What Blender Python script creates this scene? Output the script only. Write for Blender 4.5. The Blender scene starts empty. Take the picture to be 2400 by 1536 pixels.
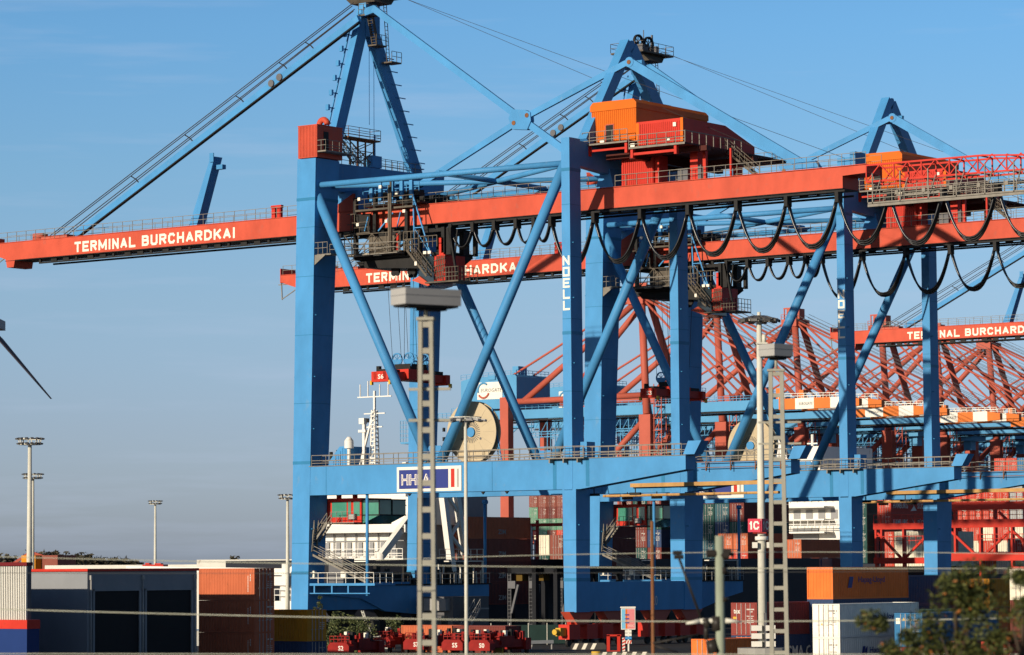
import bpy, bmesh, math, random
from math import sin, cos, pi, radians, sqrt, atan2
from mathutils import Vector, Matrix
random.seed(7)
S = bpy.context.scene
COL = S.collection

# ------------------------------------------------------------------ camera, sky, sun, exposure
F = 7575.57; PITCH = .0739; ROLL = -.0061; AZ = .6428; EYE = 7.9
cam = bpy.data.cameras.new('camera'); co = bpy.data.objects.new('camera', cam); COL.objects.link(co)
cam.sensor_width = 36; cam.lens = F / 2400 * 36; cam.clip_start = 1; cam.clip_end = 30000
co.matrix_world = Matrix.Translation((0, 0, EYE)) @ Matrix.Rotation(pi / 2 + PITCH, 4, 'X') @ Matrix.Rotation(ROLL, 4, 'Z')
cam.dof.use_dof = True; cam.dof.focus_distance = 300; cam.dof.aperture_fstop = 1.5
S.camera = co
SUN_EL = radians(14.3); SH = (-.6824, -.731)          # horizontal direction towards the sun
w = bpy.data.worlds.new("World"); S.world = w; w.use_nodes = True
nt = w.node_tree; nt.nodes.clear()
def N(t, tree=None, **k):
    n = (tree or nt).nodes.new(t)
    for a, b in k.items(): setattr(n, a, b)
    return n
out = N('ShaderNodeOutputWorld'); bg = N('ShaderNodeBackground'); sky = N('ShaderNodeTexSky')
sky.sky_type = 'NISHITA'; sky.sun_disc = False; sky.sun_elevation = SUN_EL
sky.sun_rotation = atan2(SH[0], SH[1]); sky.air_density = 1.0; sky.dust_density = .6; sky.ozone_density = 2.0
bg.inputs[1].default_value = .105
tc = N('ShaderNodeTexCoord'); sep = N('ShaderNodeSeparateXYZ'); ramp = N('ShaderNodeValToRGB')
nt.links.new(tc.outputs['Generated'], sep.inputs[0]); nt.links.new(sep.outputs[2], ramp.inputs[0])
cr = ramp.color_ramp                                   # sky tint by height; upper sky darkened to cut fill light on shaded faces
cr.elements[0].position = 0; cr.elements[0].color = (.62, .78, 1.48, 1)
cr.elements[1].position = .9; cr.elements[1].color = (.08, .12, .24, 1)
for z, c in ((.044, (.65, .76, 1.26)), (.083, (.69, .82, 1.16)), (.122, (.63, .87, 1.17)), (.166, (.56, .90, 1.24)), (.20, (.52, .85, 1.18)), (.30, (.26, .45, .72)), (.5, (.13, .21, .38))):
    e = cr.elements.new(z); e.color = (*c, 1)
mul = N('ShaderNodeMix', data_type='RGBA', blend_type='MULTIPLY'); mul.inputs[0].default_value = 1
nt.links.new(sky.outputs[0], mul.inputs[6]); nt.links.new(ramp.outputs[0], mul.inputs[7])
mp = N('ShaderNodeMapping'); mp.inputs['Scale'].default_value = (5, 5, 60); mp.inputs['Rotation'].default_value = (.0, .05, 0); mp.inputs['Location'].default_value = (1.35, .4, .7)
nz = N('ShaderNodeTexNoise'); nz.inputs['Scale'].default_value = 1.1; nz.inputs['Detail'].default_value = 5; nz.inputs['Roughness'].default_value = .6
cl = N('ShaderNodeValToRGB'); cl.color_ramp.elements[0].position = .50; cl.color_ramp.elements[1].position = .76
cl.color_ramp.elements[0].color = (0, 0, 0, 1); cl.color_ramp.elements[1].color = (.36, .36, .36, 1)
mx = N('ShaderNodeMix', data_type='RGBA'); mx.inputs[7].default_value = (4.5, 5.3, 6.9, 1)
nt.links.new(tc.outputs['Generated'], mp.inputs[0]); nt.links.new(mp.outputs[0], nz.inputs['Vector'])
nt.links.new(nz.outputs[0], cl.inputs[0]); nt.links.new(cl.outputs[0], mx.inputs[0])
nt.links.new(mul.outputs[2], mx.inputs[6]); nt.links.new(mx.outputs[2], bg.inputs[0]); nt.links.new(bg.outputs[0], out.inputs[0])
sl = bpy.data.lights.new('sun', 'SUN'); sl.energy = 5; sl.angle = radians(.5); sl.color = (1, .87, .70)
so = bpy.data.objects.new('sun', sl); COL.objects.link(so)
sv = Vector((SH[0] * cos(SUN_EL), SH[1] * cos(SUN_EL), sin(SUN_EL)))
so.rotation_euler = sv.to_track_quat('Z', 'Y').to_euler(); so.location = sv * 500
S.view_settings.view_transform = 'Standard'; S.view_settings.look = 'None'; S.view_settings.exposure = .1; S.view_settings.gamma = 1
S.cycles.max_bounces = 4; S.cycles.diffuse_bounces = 2; S.cycles.glossy_bounces = 2; S.cycles.use_denoising = True

# ------------------------------------------------------------------ frames: pixel rays, crane frame (u towards land, v along the quay)
OX, OY = -22.936, 340.728
U = Vector((cos(AZ), -sin(AZ), 0)); V = Vector((sin(AZ), cos(AZ), 0)); ORI = Vector((OX, OY, 0))
def ray(px, py):
    X, Y = px - 1200, py - 768; c, s = cos(ROLL), sin(ROLL)
    X0 = c * X + s * Y; Y0 = -s * X + c * Y; zc = -Y0 / F
    return Vector((X0 / F, cos(PITCH) - sin(PITCH) * zc, sin(PITCH) + cos(PITCH) * zc))
EY = Vector((0, 0, EYE))
def at(px, py, Y): r = ray(px, py); return EY + r * (Y / r.y)
def ground(px, py, z=0): r = ray(px, py); return EY + r * ((z - EYE) / r.z)
def toc(p, O=ORI): d = p - O; return Vector((d.dot(U), d.dot(V), p.z))
def W(u, v, z=0): return ORI + U * u + V * v + Vector((0, 0, z))
def pv(px, py, v, O=ORI): r = ray(px, py); return toc(EY + r * ((v + O.dot(V)) / r.dot(V)), O)
def pu(px, py, u, O=ORI): r = ray(px, py); return toc(EY + r * ((u + O.dot(U)) / r.dot(U)), O)

# ------------------------------------------------------------------ materials
def mat(name, col, rough=.5, var=.14, scale=.8, metal=0, rust=0, rcol=(.16, .06, .025), corr=None, spec=.15, streak=.5):
    m = bpy.data.materials.new(name); m.use_nodes = True; t = m.node_tree
    b = t.nodes['Principled BSDF']; b.inputs['Roughness'].default_value = rough; b.inputs['Metallic'].default_value = metal
    b.inputs['Specular IOR Level'].default_value = spec
    tx = N('ShaderNodeTexCoord', t); mpp = N('ShaderNodeMapping', t); mpp.inputs['Scale'].default_value = (1, 1, 1 - .85 * streak)
    t.links.new(tx.outputs['Object'], mpp.inputs[0])
    n1 = N('ShaderNodeTexNoise', t); n1.inputs['Scale'].default_value = scale; n1.inputs['Detail'].default_value = 6; n1.inputs['Roughness'].default_value = .62
    t.links.new(mpp.outputs[0], n1.inputs['Vector'])
    r = N('ShaderNodeMapRange', t); r.inputs[1].default_value = .3; r.inputs[2].default_value = .7; r.inputs[3].default_value = 1 - var; r.inputs[4].default_value = 1 + var * .6
    t.links.new(n1.outputs[0], r.inputs[0])
    mm = N('ShaderNodeMix', t, data_type='RGBA', blend_type='MULTIPLY'); mm.inputs[0].default_value = 1; mm.inputs[6].default_value = (*col, 1)
    t.links.new(r.outputs[0], mm.inputs[7]); last = mm.outputs[2]
    if rust:
        n2 = N('ShaderNodeTexNoise', t); n2.inputs['Scale'].default_value = scale * 2.2; n2.inputs['Detail'].default_value = 8; n2.inputs['Roughness'].default_value = .7
        t.links.new(mpp.outputs[0], n2.inputs['Vector'])
        r2 = N('ShaderNodeMapRange', t); r2.inputs[1].default_value = .64 - rust * .2; r2.inputs[2].default_value = .74; r2.inputs[3].default_value = 0; r2.inputs[4].default_value = .75
        t.links.new(n2.outputs[0], r2.inputs[0])
        m2 = N('ShaderNodeMix', t, data_type='RGBA'); m2.inputs[7].default_value = (*rcol, 1)
        t.links.new(r2.outputs[0], m2.inputs[0]); t.links.new(last, m2.inputs[6]); last = m2.outputs[2]
    t.links.new(last, b.inputs['Base Color'])
    return m
BLUE = mat('crane_blue_paint', (.066, .258, .51), .45, .15, .4, rust=.22, rcol=(.15, .27, .40))
BLUE2 = mat('weathered_blue_paint', (.062, .248, .485), .5, .15, .4, rust=.24, rcol=(.17, .25, .34))
BAND = mat('darker_blue_weld_band', (.03, .18, .34), .45, .1)
RED = mat('crane_red_paint', (.52, .080, .042), .55, .18, .5, rust=.26, rcol=(.36, .10, .07))
DRED = mat('bright_red_paint', (.52, .035, .02), .5, .15, .5, rust=.1)
ORANGE = mat('orange_paint', (.62, .125, .005), .5, .1, .4)
GRIME = mat('grimy_trolley_steel', (.12, .10, .075), .6, .35, 1.5, rust=.4, rcol=(.05, .03, .02))
STEEL = mat('galvanised_steel', (.22, .20, .165), .5, .25, 1.5, rust=.35, rcol=(.18, .10, .05))
DARK = mat('dark_grimy_steel', (.02, .019, .018), .6, .3, 1)
BLACK = mat('black_rubber', (.010, .010, .010), .32, .2, 1, spec=.6)
BEIGE = mat('beige_reel_paint', (.48, .39, .25), .6, .08, .5, streak=0)
WHITE = mat('white_paint', (.72, .69, .60), .5, .08, .6, rust=.06)
CREAM = mat('cream_lettering', (.80, .74, .60), .5, .05)
GREY = mat('light_grey_paint', (.34, .33, .31), .5, .12, .6)
MGREY = mat('mid_grey_paint', (.12, .12, .125), .55, .15, .7)
GLASS = mat('green_tinted_glass', (.06, .24, .17), .12, .2, .8, spec=.8)
DGLASS = mat('dark_window_glass', (.02, .03, .035), .1, .2, 1, spec=.8)
NAVY = mat('sign_navy', (.03, .045, .20), .5, .04)
YELLOW = mat('yellow_paint', (.60, .36, .04), .5, .15, 1, rust=.15)
RUSTY = mat('rusty_brown_steel', (.20, .085, .035), .7, .25, 1.5, rust=.4)
TRAY = mat('yellowish_cable_tray', (.46, .26, .09), .6, .2, .8, rust=.3)
ROPE = mat('steel_rope', (.055, .05, .05), .5, .2, 1)
MAROON = mat('dark_maroon_steel', (.07, .014, .010), .6, .2, .6)
GALV = mat('pale_galvanised_mast', (.58, .56, .47), .5, .1, 2)
CONC = mat('grey_concrete', (.30, .29, .26), .8, .2, 1)
FARRED = mat('haze_paled_red', (.42, .095, .06), .55, .12, .2)  # red paled in its base colour to stand in for distance haze
FARBLUE = mat('far_blue_paint', (.085, .28, .48), .5, .1, .2)  # slightly less saturated than the near crane blue
FARORANGE = mat('boom_tip_orange', (.62, .16, .03), .5, .1, .3)

# ------------------------------------------------------------------ mesh builder
class MB:
    def __init__(s): s.v = []; s.f = []; s.sm = set()
    def quad8(s, c):                                   # 8 corners: bottom ring 0-3, top ring 4-7
        i = len(s.v); s.v += [Vector(p) for p in c]
        s.f += [(i+3, i+2, i+1, i), (i+4, i+5, i+6, i+7), (i, i+1, i+5, i+4), (i+1, i+2, i+6, i+5), (i+2, i+3, i+7, i+6), (i+3, i, i+4, i+7)]
        return s
    def box(s, x0, x1, y0, y1, z0, z1):
        return s.quad8([(x0,y0,z0),(x1,y0,z0),(x1,y1,z0),(x0,y1,z0),(x0,y0,z1),(x1,y0,z1),(x1,y1,z1),(x0,y1,z1)])
    def bar(s, p, q, wd, h=None, up=(0, 0, 1)):
        p, q = Vector(p), Vector(q); h = h or wd; d = (q - p)
        if d.length < 1e-6: return s
        d.normalize(); up = Vector(up)
        if abs(d.dot(up)) > .99: up = Vector((0, 1, 0))
        a = d.cross(up).normalized(); b = a.cross(d).normalized(); a *= wd / 2; b *= h / 2
        return s.quad8([p-a-b, p+a-b, q+a-b, q-a-b, p-a+b, p+a+b, q+a+b, q-a+b])
    def tube(s, p, q, r, n=8, r2=None, cap=True):
        return s.path([p, q], r, n, r2)
    def path(s, pts, r, n=6, r2=None, closed=False):
        pts = [Vector(p) for p in pts]; base = len(s.v); m = len(pts); prev = None
        for k, p in enumerate(pts):
            a = pts[k-1] if (k > 0 or closed) else p; b = pts[(k+1) % m] if (k < m-1 or closed) else p
            d = (b - a).normalized()
            if prev is None:
                t = Vector((0, 0, 1)) if abs(d.z) < .9 else Vector((1, 0, 0)); x = d.cross(t).normalized()
            else: x = (prev - d * prev.dot(d)).normalized()
            prev = x; y = d.cross(x); rr = r if r2 is None else r + (r2 - r) * k / (m - 1)
            for j in range(n):
                an = 2 * pi * j / n; s.v.append(p + x * (rr * cos(an)) + y * (rr * sin(an)))
        for k in range(m if closed else m - 1):
            for j in range(n):
                k2 = (k + 1) % m; s.sm.add(len(s.f))
                s.f.append((base+k*n+j, base+k*n+(j+1) % n, base+k2*n+(j+1) % n, base+k2*n+j))
        if not closed:
            s.f.append(tuple(base + j for j in range(n))[::-1]); s.f.append(tuple(base + (m-1)*n + j for j in range(n)))
        return s
    def prism(s, poly, vec):                            # closed polygon (3d points) extruded by vec
        i = len(s.v); n = len(poly); vec = Vector(vec); s.v += [Vector(p) for p in poly] + [Vector(p) + vec for p in poly]
        s.f.append(tuple(range(i, i+n))[::-1]); s.f.append(tuple(range(i+n, i+2*n)))
        for k in range(n): s.f.append((i+k, i+(k+1) % n, i+n+(k+1) % n, i+n+k))
        return s
    def disc(s, c, ax, r, t, n=32, r0=0):               # disc or ring, axis ax, thickness t
        c = Vector(c); ax = Vector(ax).normalized(); tt = Vector((0, 0, 1)) if abs(ax.z) < .9 else Vector((1, 0, 0))
        x = ax.cross(tt).normalized(); y = ax.cross(x); i = len(s.v)
        if not r0:
            return s.prism([c + x*r*cos(2*pi*k/n) + y*r*sin(2*pi*k/n) for k in range(n)], ax * t)
        for k in range(n):
            d = x * cos(2*pi*k/n) + y * sin(2*pi*k/n); s.v += [c+d*r, c+d*r0, c+d*r+ax*t, c+d*r0+ax*t]
        for k in range(n):
            a, b = i+4*k, i+4*((k+1) % n); s.f += [(a, a+1, b+1, b), (a+2, b+2, b+3, a+3), (a, b, b+2, a+2), (a+1, a+3, b+3, b+1)]
        return s
    def rail(s, p, q, h=1.1, n=None, mids=(.5,), r=.035, up=(0, 0, 1), toe=0):
        p, q = Vector(p), Vector(q); up = Vector(up); L = (q-p).length; n = n or max(1, round(L / 1.6))
        for k in range(n+1):
            a = p.lerp(q, k/n); s.bar(a, a+up*h, r*1.4, r*1.4, up=(1, 0, .01))
        for f in (1,)+tuple(mids): s.bar(p+up*h*f, q+up*h*f, r*1.45, r*1.45)
        if toe: s.bar(p+up*toe/2, q+up*toe/2, .03, toe)
        return s
    def stair(s, p, q, wd, side, n=None):               # stringers, treads and handrails
        p, q, side = Vector(p), Vector(q), Vector(side).normalized(); n = n or max(3, int(abs(q.z-p.z) / .28))
        for a in (0, wd):
            s.bar(p+side*a, q+side*a, .06, .22)
            s.bar(p+side*a+Vector((0,0,1)), q+side*a+Vector((0,0,1)), .06, .06)
            s.bar(p+side*a+Vector((0,0,.55)), q+side*a+Vector((0,0,.55)), .05, .05)
            for k in range(0, 5): c = p.lerp(q, k/4)+side*a; s.bar(c, c+Vector((0,0,1)), .05, .05, up=(1, 0, .01))
        for k in range(n): c = p.lerp(q, (k+.5)/n); s.bar(c, c+side*wd, .24, .04)
        return s
    def ladder(s, p, q, wd, side, step=.4, r=.03):
        p, q, side = Vector(p), Vector(q), Vector(side).normalized(); L = (q-p).length; n = int(L / step)
        s.bar(p, q, r*2); s.bar(p+side*wd, q+side*wd, r*2)
        for k in range(n): c = p.lerp(q, (k+.5)/n); s.bar(c, c+side*wd, r*1.6)
        return s
    def pieces(s, tol=.06):                             # groups of faces that hang together
        par = list(range(len(s.v)))
        def fd(i):
            while par[i] != i: par[i] = par[par[i]]; i = par[i]
            return i
        for f in s.f:
            for k in f[1:]: par[fd(k)] = fd(f[0])
        bx = {}
        for i, p in enumerate(s.v):
            r = fd(i); q = bx.get(r)
            if q is None: bx[r] = [p.x, p.y, p.z, p.x, p.y, p.z]
            else: bx[r] = [min(q[0], p.x), min(q[1], p.y), min(q[2], p.z), max(q[3], p.x), max(q[4], p.y), max(q[5], p.z)]
        ks = list(bx); g = {k: k for k in ks}
        def fg(k):
            while g[k] != k: k = g[k]
            return k
        for i, a in enumerate(ks):
            A = bx[a]
            for b in ks[:i]:
                B = bx[b]
                if all(A[j] - tol <= B[j+3] and B[j] - tol <= A[j+3] for j in range(3)): g[fg(a)] = fg(b)
        return [fg(fd(f[0])) for f in s.f]
    def build(s, name, m, parent=None, loc=None, rot=0):
        if parent and len(s.f) < 2500 and not PATTERN & set(name.split('_')):
            lab = s.pieces(); gs = list(dict.fromkeys(lab))
            if 1 < len(gs) <= 44:                       # separate pieces become separate parts
                os_ = []
                for gk in gs:
                    t = MB(); mp = {}
                    for fi, f in enumerate(s.f):
                        if lab[fi] != gk: continue
                        nf = []
                        for k in f:
                            if k not in mp: mp[k] = len(t.v); t.v.append(s.v[k])
                            nf.append(mp[k])
                        if fi in s.sm: t.sm.add(len(t.f))
                        t.f.append(tuple(nf))
                    os_.append(t.one(name, m, parent, loc, rot))
                return os_[0]
        return s.one(name, m, parent, loc, rot)
    def one(s, name, m, parent=None, loc=None, rot=0):
        me = bpy.data.meshes.new(name); me.from_pydata([tuple(p) for p in s.v], [], s.f)
        me.materials.append(m)
        for k in s.sm: me.polygons[k].use_smooth = True
        b = bmesh.new(); b.from_mesh(me); bmesh.ops.recalc_face_normals(b, faces=b.faces); b.to_mesh(me); b.free()
        o = bpy.data.objects.new(name, me); COL.objects.link(o)
        if parent: o.parent = parent
        if loc is not None: o.location = loc
        o.rotation_euler.z = rot
        return o
PATTERN = set('ribs stripe stripes marking lettering letters inner fin spokes crown clutter pipework symbols slots number louvre bracket rope stair ladder door bar body'.split())
def tag(o, label=None, cat=None, group=None, kind=None):
    for k, x in (('label', label), ('category', cat), ('group', group), ('kind', kind)):
        if x: o[k] = x
    return o
def thing(name, loc=(0, 0, 0), rot=0, label=None, cat=None, group=None):
    o = bpy.data.objects.new(name, None); COL.objects.link(o); o.location = loc; o.rotation_euler.z = rot
    o.empty_display_size = .5
    return tag(o, label, cat, group)
KIDS = {}
def copy_tree(o, parent=None):
    c = o.copy(); COL.objects.link(c)
    if parent: c.parent = parent
    for ch in [x for x in ALL if x.parent == o]: copy_tree(ch, c)
    return c
def dup(o, loc, label, rot=None, group=None):
    global ALL
    ALL = list(COL.objects); c = copy_tree(o); c.location = loc
    if rot is not None: c.rotation_euler.z = rot
    c['label'] = label
    if group: c['group'] = group
    return c
def text(name, body, org, xd, yd, wd, ht, m, parent=None, bold=.02, thick=.01, spacing=1.0):
    cu = bpy.data.curves.new(name, 'FONT'); cu.body = body; cu.offset = bold; cu.space_character = spacing; cu.resolution_u = 2
    ob = bpy.data.objects.new('t', cu); COL.objects.link(ob); bpy.context.view_layer.update()
    me = bpy.data.meshes.new_from_object(ob.evaluated_get(bpy.context.evaluated_depsgraph_get()))
    bpy.data.objects.remove(ob); bpy.data.curves.remove(cu); me.name = name
    xs = [v.co.x for v in me.vertices]; ys = [v.co.y for v in me.vertices]; x0, x1, y0, y1 = min(xs), max(xs), min(ys), max(ys)
    xd, yd, org = Vector(xd).normalized(), Vector(yd).normalized(), Vector(org)
    nd = xd.cross(yd)
    for v in me.vertices: v.co = org + xd * ((v.co.x-x0)/(x1-x0)*wd) + yd * ((v.co.y-y0)/(y1-y0)*ht) + nd * thick
    me.materials.clear(); me.materials.append(m)
    o = bpy.data.objects.new(name, me); COL.objects.link(o)
    if parent: o.parent = parent
    return o
X_, Y_, Z_ = (1, 0, 0), (0, 1, 0), (0, 0, 1)

GLY = {'N': [((0,0),(0,1)),((0,1),(1,0)),((1,0),(1,1))], 'O': [((0,0),(0,1)),((0,1),(1,1)),((1,1),(1,0)),((1,0),(0,0))], 'E': [((0,0),(0,1)),((0,1),(1,1)),((0,.5),(.85,.5)),((0,0),(1,0))], 'L': [((0,1),(0,0)),((0,0),(1,0))],
       '1': [((.1,.78),(.5,1)),((.5,1),(.5,0))], 'C': [((1,.8),(.75,1)),((.75,1),(.25,1)),((.25,1),(0,.75)),((0,.75),(0,.25)),((0,.25),(.25,0)),((.25,0),(.75,0)),((.75,0),(1,.2))]}
def strokes(ch, org, xd, wd, ht, t, m, parent, name='lettering'):
    xd = Vector(xd); org = Vector(org); n = xd.cross(Vector(Z_)); mb = MB(); k = 0
    for a, b in GLY[ch]:
        p, q = [org + xd*(t/2+c[0]*(wd-t)) + Vector((0, 0, t/2+c[1]*(ht-t))) + n*(.01+.002*k) for c in (a, b)]; d = (q-p).normalized()*t*.5; k += 1
        mb.bar(p-d, q+d, .012, t, up=n.cross(q-p))
    return mb.build(name, m, parent)
GLY.update({'T': [((0,1),(1,1)),((.5,1),(.5,0))], 'I': [((.5,0),(.5,1))], 'R': [((0,0),(0,1)),((0,1),(.75,1)),((.75,1),(1,.86)),((1,.86),(1,.66)),((1,.66),(.75,.5)),((.75,.5),(0,.5)),((.5,.5),(1,0))],
  'M': [((0,0),(0,1)),((0,1),(.5,.15)),((.5,.15),(1,1)),((1,1),(1,0))], 'A': [((0,0),(.5,1)),((.5,1),(1,0)),((.2,.3),(.8,.3))], 'U': [((0,1),(0,.2)),((0,.2),(.22,0)),((.22,0),(.78,0)),((.78,0),(1,.2)),((1,.2),(1,1))],
  'B': [((0,0),(0,1)),((0,1),(.75,1)),((.75,1),(.95,.87)),((.95,.87),(.95,.66)),((.95,.66),(.75,.53)),((.75,.53),(0,.53)),((.75,.53),(1,.38)),((1,.38),(1,.15)),((1,.15),(.75,0)),((.75,0),(0,0))],
  'H': [((0,0),(0,1)),((1,0),(1,1)),((0,.5),(1,.5))], 'D': [((0,0),(0,1)),((0,1),(.6,1)),((.6,1),(1,.75)),((1,.75),(1,.25)),((1,.25),(.6,0)),((.6,0),(0,0))], 'K': [((0,0),(0,1)),((0,.35),(1,1)),((.35,.6),(1,0))]})
def word(txt, u0, u1, v, z, ht, t, m, parent):        # painted block capitals on a face looking along -v
    ws = [.34 if c == 'I' else 1.3 if c == 'M' else 1.06 if c in 'AKD' else 1 for c in txt]; gap = .26
    k = (u1-u0)/(sum(ws)+gap*(len(txt)-1)); u = u0; mb = MB(); i = 0
    for c, w_ in zip(txt, ws):
        wd = w_*k
        for a, b in GLY[c]:
            p, q = [Vector((u+t/2+e[0]*max(0, wd-t), v-.012-.0015*(i % 8), z+t/2+e[1]*(ht-t))) for e in (a, b)]; i += 1
            d = (q-p).normalized()*t*(.5 if abs(q.x-p.x) < 1e-6 or abs(q.z-p.z) < 1e-6 else .2); mb.bar(p-d, q+d, .01, t, up=Vector((0, -1, 0)).cross(q-p))
        u += wd+gap*k
    return mb.build('lettering', m, parent)

# ------------------------------------------------------------------ setting
g = MB(); g.v = [Vector((-9000, -300, 0)), Vector((9000, -300, 0)), Vector((9000, 14000, 0)), Vector((-9000, 14000, 0))]; g.f = [(0, 1, 2, 3)]
ASPH = mat('asphalt', (.045, .043, .04), .85, .3, .15, streak=0)
tag(g.build('ground', ASPH), kind='structure')
q = MB(); q.v = [W(-260, -30, .004), W(-3, -30, .004), W(-3, 1500, .004), W(-260, 1500, .004)]; q.f = [(0, 1, 2, 3)]
tag(q.build('water', mat('harbour_water', (.02, .03, .035), .12, .3, .05, streak=0)), kind='structure')

# ------------------------------------------------------------------ blue ship to shore gantry crane (u, v, z in its own frame)
def build_crane():
    R = thing('gantry_crane', W(0, 0), -AZ)
    P = lambda mb, n, m: mb.build(n, m, R)
    def leg(n, a, b):                                   # a, b = (u0,u1,v0,v1,z)
        m = MB().quad8([(a[0],a[2],a[4]),(a[1],a[2],a[4]),(a[1],a[3],a[4]),(a[0],a[3],a[4]),(b[0],b[2],b[4]),(b[1],b[2],b[4]),(b[1],b[3],b[4]),(b[0],b[3],b[4])])
        o = P(m, 'leg', BLUE); return o
    def lerp(a, b, z): t = (z-a[4])/(b[4]-a[4]); return [a[i]+(b[i]-a[i])*t for i in range(4)]
    A0, A1 = (-.6, 1.7, 0, 2.5, 3.4), (.36, 2.9, 0, 3.9, 51.1)
    C0, C1 = (-.35, 1.0, 19.1, 22.0, 3.4), (.62, 1.75, 19.1, 23.5, 51.4)
    B0, B1 = (34.95, 36.0, 0, 2.0, 15.4), (34.9, 35.9, 0, 1.85, 50.5)
    D0, D1 = (34.9, 35.95, 19.1, 21.1, 15.4), (34.9, 35.9, 19.1, 20.9, 50.5)
    b0, d0 = (34.9, 36.35, 0, 2.3, 3.4), (34.7, 36.4, 19.1, 22.2, 3.4)
    b1, d1 = (34.75, 36.4, 0, 2.4, 15.5), (34.65, 36.5, 19.1, 22.6, 15.5)
    for a, b in ((A0, A1), (C0, C1), (B0, B1), (D0, D1), (b0, b1), (d0, d1)):
        o = leg('leg', a, b)
        bb = MB()
        for z in ((18.95, 46.8, 7.4) if a[4] < 10 and b[4] > 40 else (47.3, 31) if b[4] > 40 else (6.6,)):
            x = lerp(a, b, z); bb.box(x[0]-.025, x[1]+.025, x[2]-.025, x[3]+.025, z-.16, z+.16)
        lg_ = MB()
        for z in (12, 22.5, 28, 34.5, 40):                     # small lifting lugs on the edges
            if a[4] < z < b[4]:
                x = lerp(a, b, z); lg_.box(x[0]-.28, x[0], x[2]+.3, x[2]+.45, z-.05, z+.05); lg_.box(x[1], x[1]+.2, x[2]+.3, x[2]+.45, z-.05, z+.05)
        sm_ = MB()
        for z in (10.5, 25.2, 32.4, 38.6, 43.8):
            if a[4]+1 < z < b[4]-1: x = lerp(a, b, z); sm_.box(x[0]-.006, x[1]+.006, x[2]-.006, x[3]+.006, z-.035, z+.035)
        sm_.build('seam', BAND, o); bb.build('weld_band', BAND, o); lg_.build('lifting_lug', BAND, o)
    x = lerp(B0, B1, 36)
    letters = 'NOELL'
    for k, ch in enumerate(letters):
        z = 37.72 - k*1.12
        strokes(ch, (35.0, 0, z), X_, .84, .95, .2, CREAM, R)
    # upper and lower frames
    for v in (0, 19.1):
        vv = 1.7
        m = MB().prism([(.6,v+.03,15.5),(.6,v+.03,18.5),(49.4,v+.03,18.5),(49.4,v+.03,17.15),(36.9,v+.03,15.5)], (0, vv, 0))
        o = P(m, 'portal_beam', BLUE2)
        fl = MB(); fl.box(1.9, 49.45, v-.05, v+vv+.1, 18.5, 18.57); fl.build('top_flange', STEEL, o)
        bb = MB()
        for u in (4.2, 26.0, 33.6, 37.6): bb.box(u, u+(.42 if u > 30 else .06), v+.012, v+vv+.05, 15.53 if u < 36.9 else 15.75, 18.47)
        bb.build('weld_band', BAND, o)
        MB().quad8([(49.0,v+.2,18.6),(50.3,v+.2,18.6),(50.3,v+1.6,18.6),(49.0,v+1.6,18.6),(49.6,v+.2,19.9),(51.1,v+.2,19.9),(51.1,v+1.6,19.9),(49.6,v+1.6,19.9)]).build('end_bumper', BLUE, o)
        # V braces, top brace
        P(MB().tube((2.2, v+.8, 47.6), (17.4, v+.8, 18.7), .52, 20), 'brace', BLUE2)
        P(MB().tube((34.9, v+.8, 48.2), (18.9, v+.8, 18.7), .52, 20), 'brace', BLUE2)
        P(MB().tube((2.2, v+.9, 48.3), (35, v+.9, 48.05), .31, 16), 'top_brace', BLUE2)
        gm = MB()
        gm.prism([(16.6,v+.75,18.55),(19.8,v+.75,18.55),(18.9,v+.75,20.3),(17.4,v+.75,20.3)], (0, .1, 0))
        P(gm, 'gusset_plate', BLUE)
        rl = MB()
        rl.rail((2.2, v+.1, 18.57), (48.9, v+.1, 18.57), 1.1, 24, (.5, .25), .04)
        rl.rail((2.2, v+1.7, 18.57), (48.9, v+1.7, 18.57), 1.1, 24, (.5,), .04)
        P(rl, 'railing', STEEL)
    for a, b in (((2, 2.5, 48.4), (35, 19.6, 48.4)), ((35, 2.5, 48.4), (2, 19.6, 48.4)), ((18.5, .9, 48.4), (18.5, 19.6, 48.4))):
        P(MB().tube(a, b, .28, 14), 'top_brace', BLUE2)
    P(MB().box(36.0, 36.9, 1.2, 2.6, 18.6, 20.2).box(36.2,36.7,1.0,1.2,18.8,19.6), 'switch_box', BLUE2)
    # long cable tray and platform hanging between the frames
    P(MB().box(30, 48.6, 18.6, 19.0, 16.1, 16.5).box(27, 48.6, 17.9, 18.3, 15.1, 15.36), 'cable_tray', TRAY)
    br = MB()
    for u in (39.5, 42.5, 45.5, 48.5): br.bar((u, 19.0, 18.45), (u, 18.6, 17.6), .08, .12); br.box(u-.05, u+.05, 18.55, 18.6, 17.6, 18.6)
    br.box(38.5, 49.4, 18.5, 18.58, 18.46, 18.53); br.box(38.5, 49.4, 18.5, 18.58, 17.9, 17.97)
    P(br, 'walkway_bracket', RUSTY)
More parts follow.
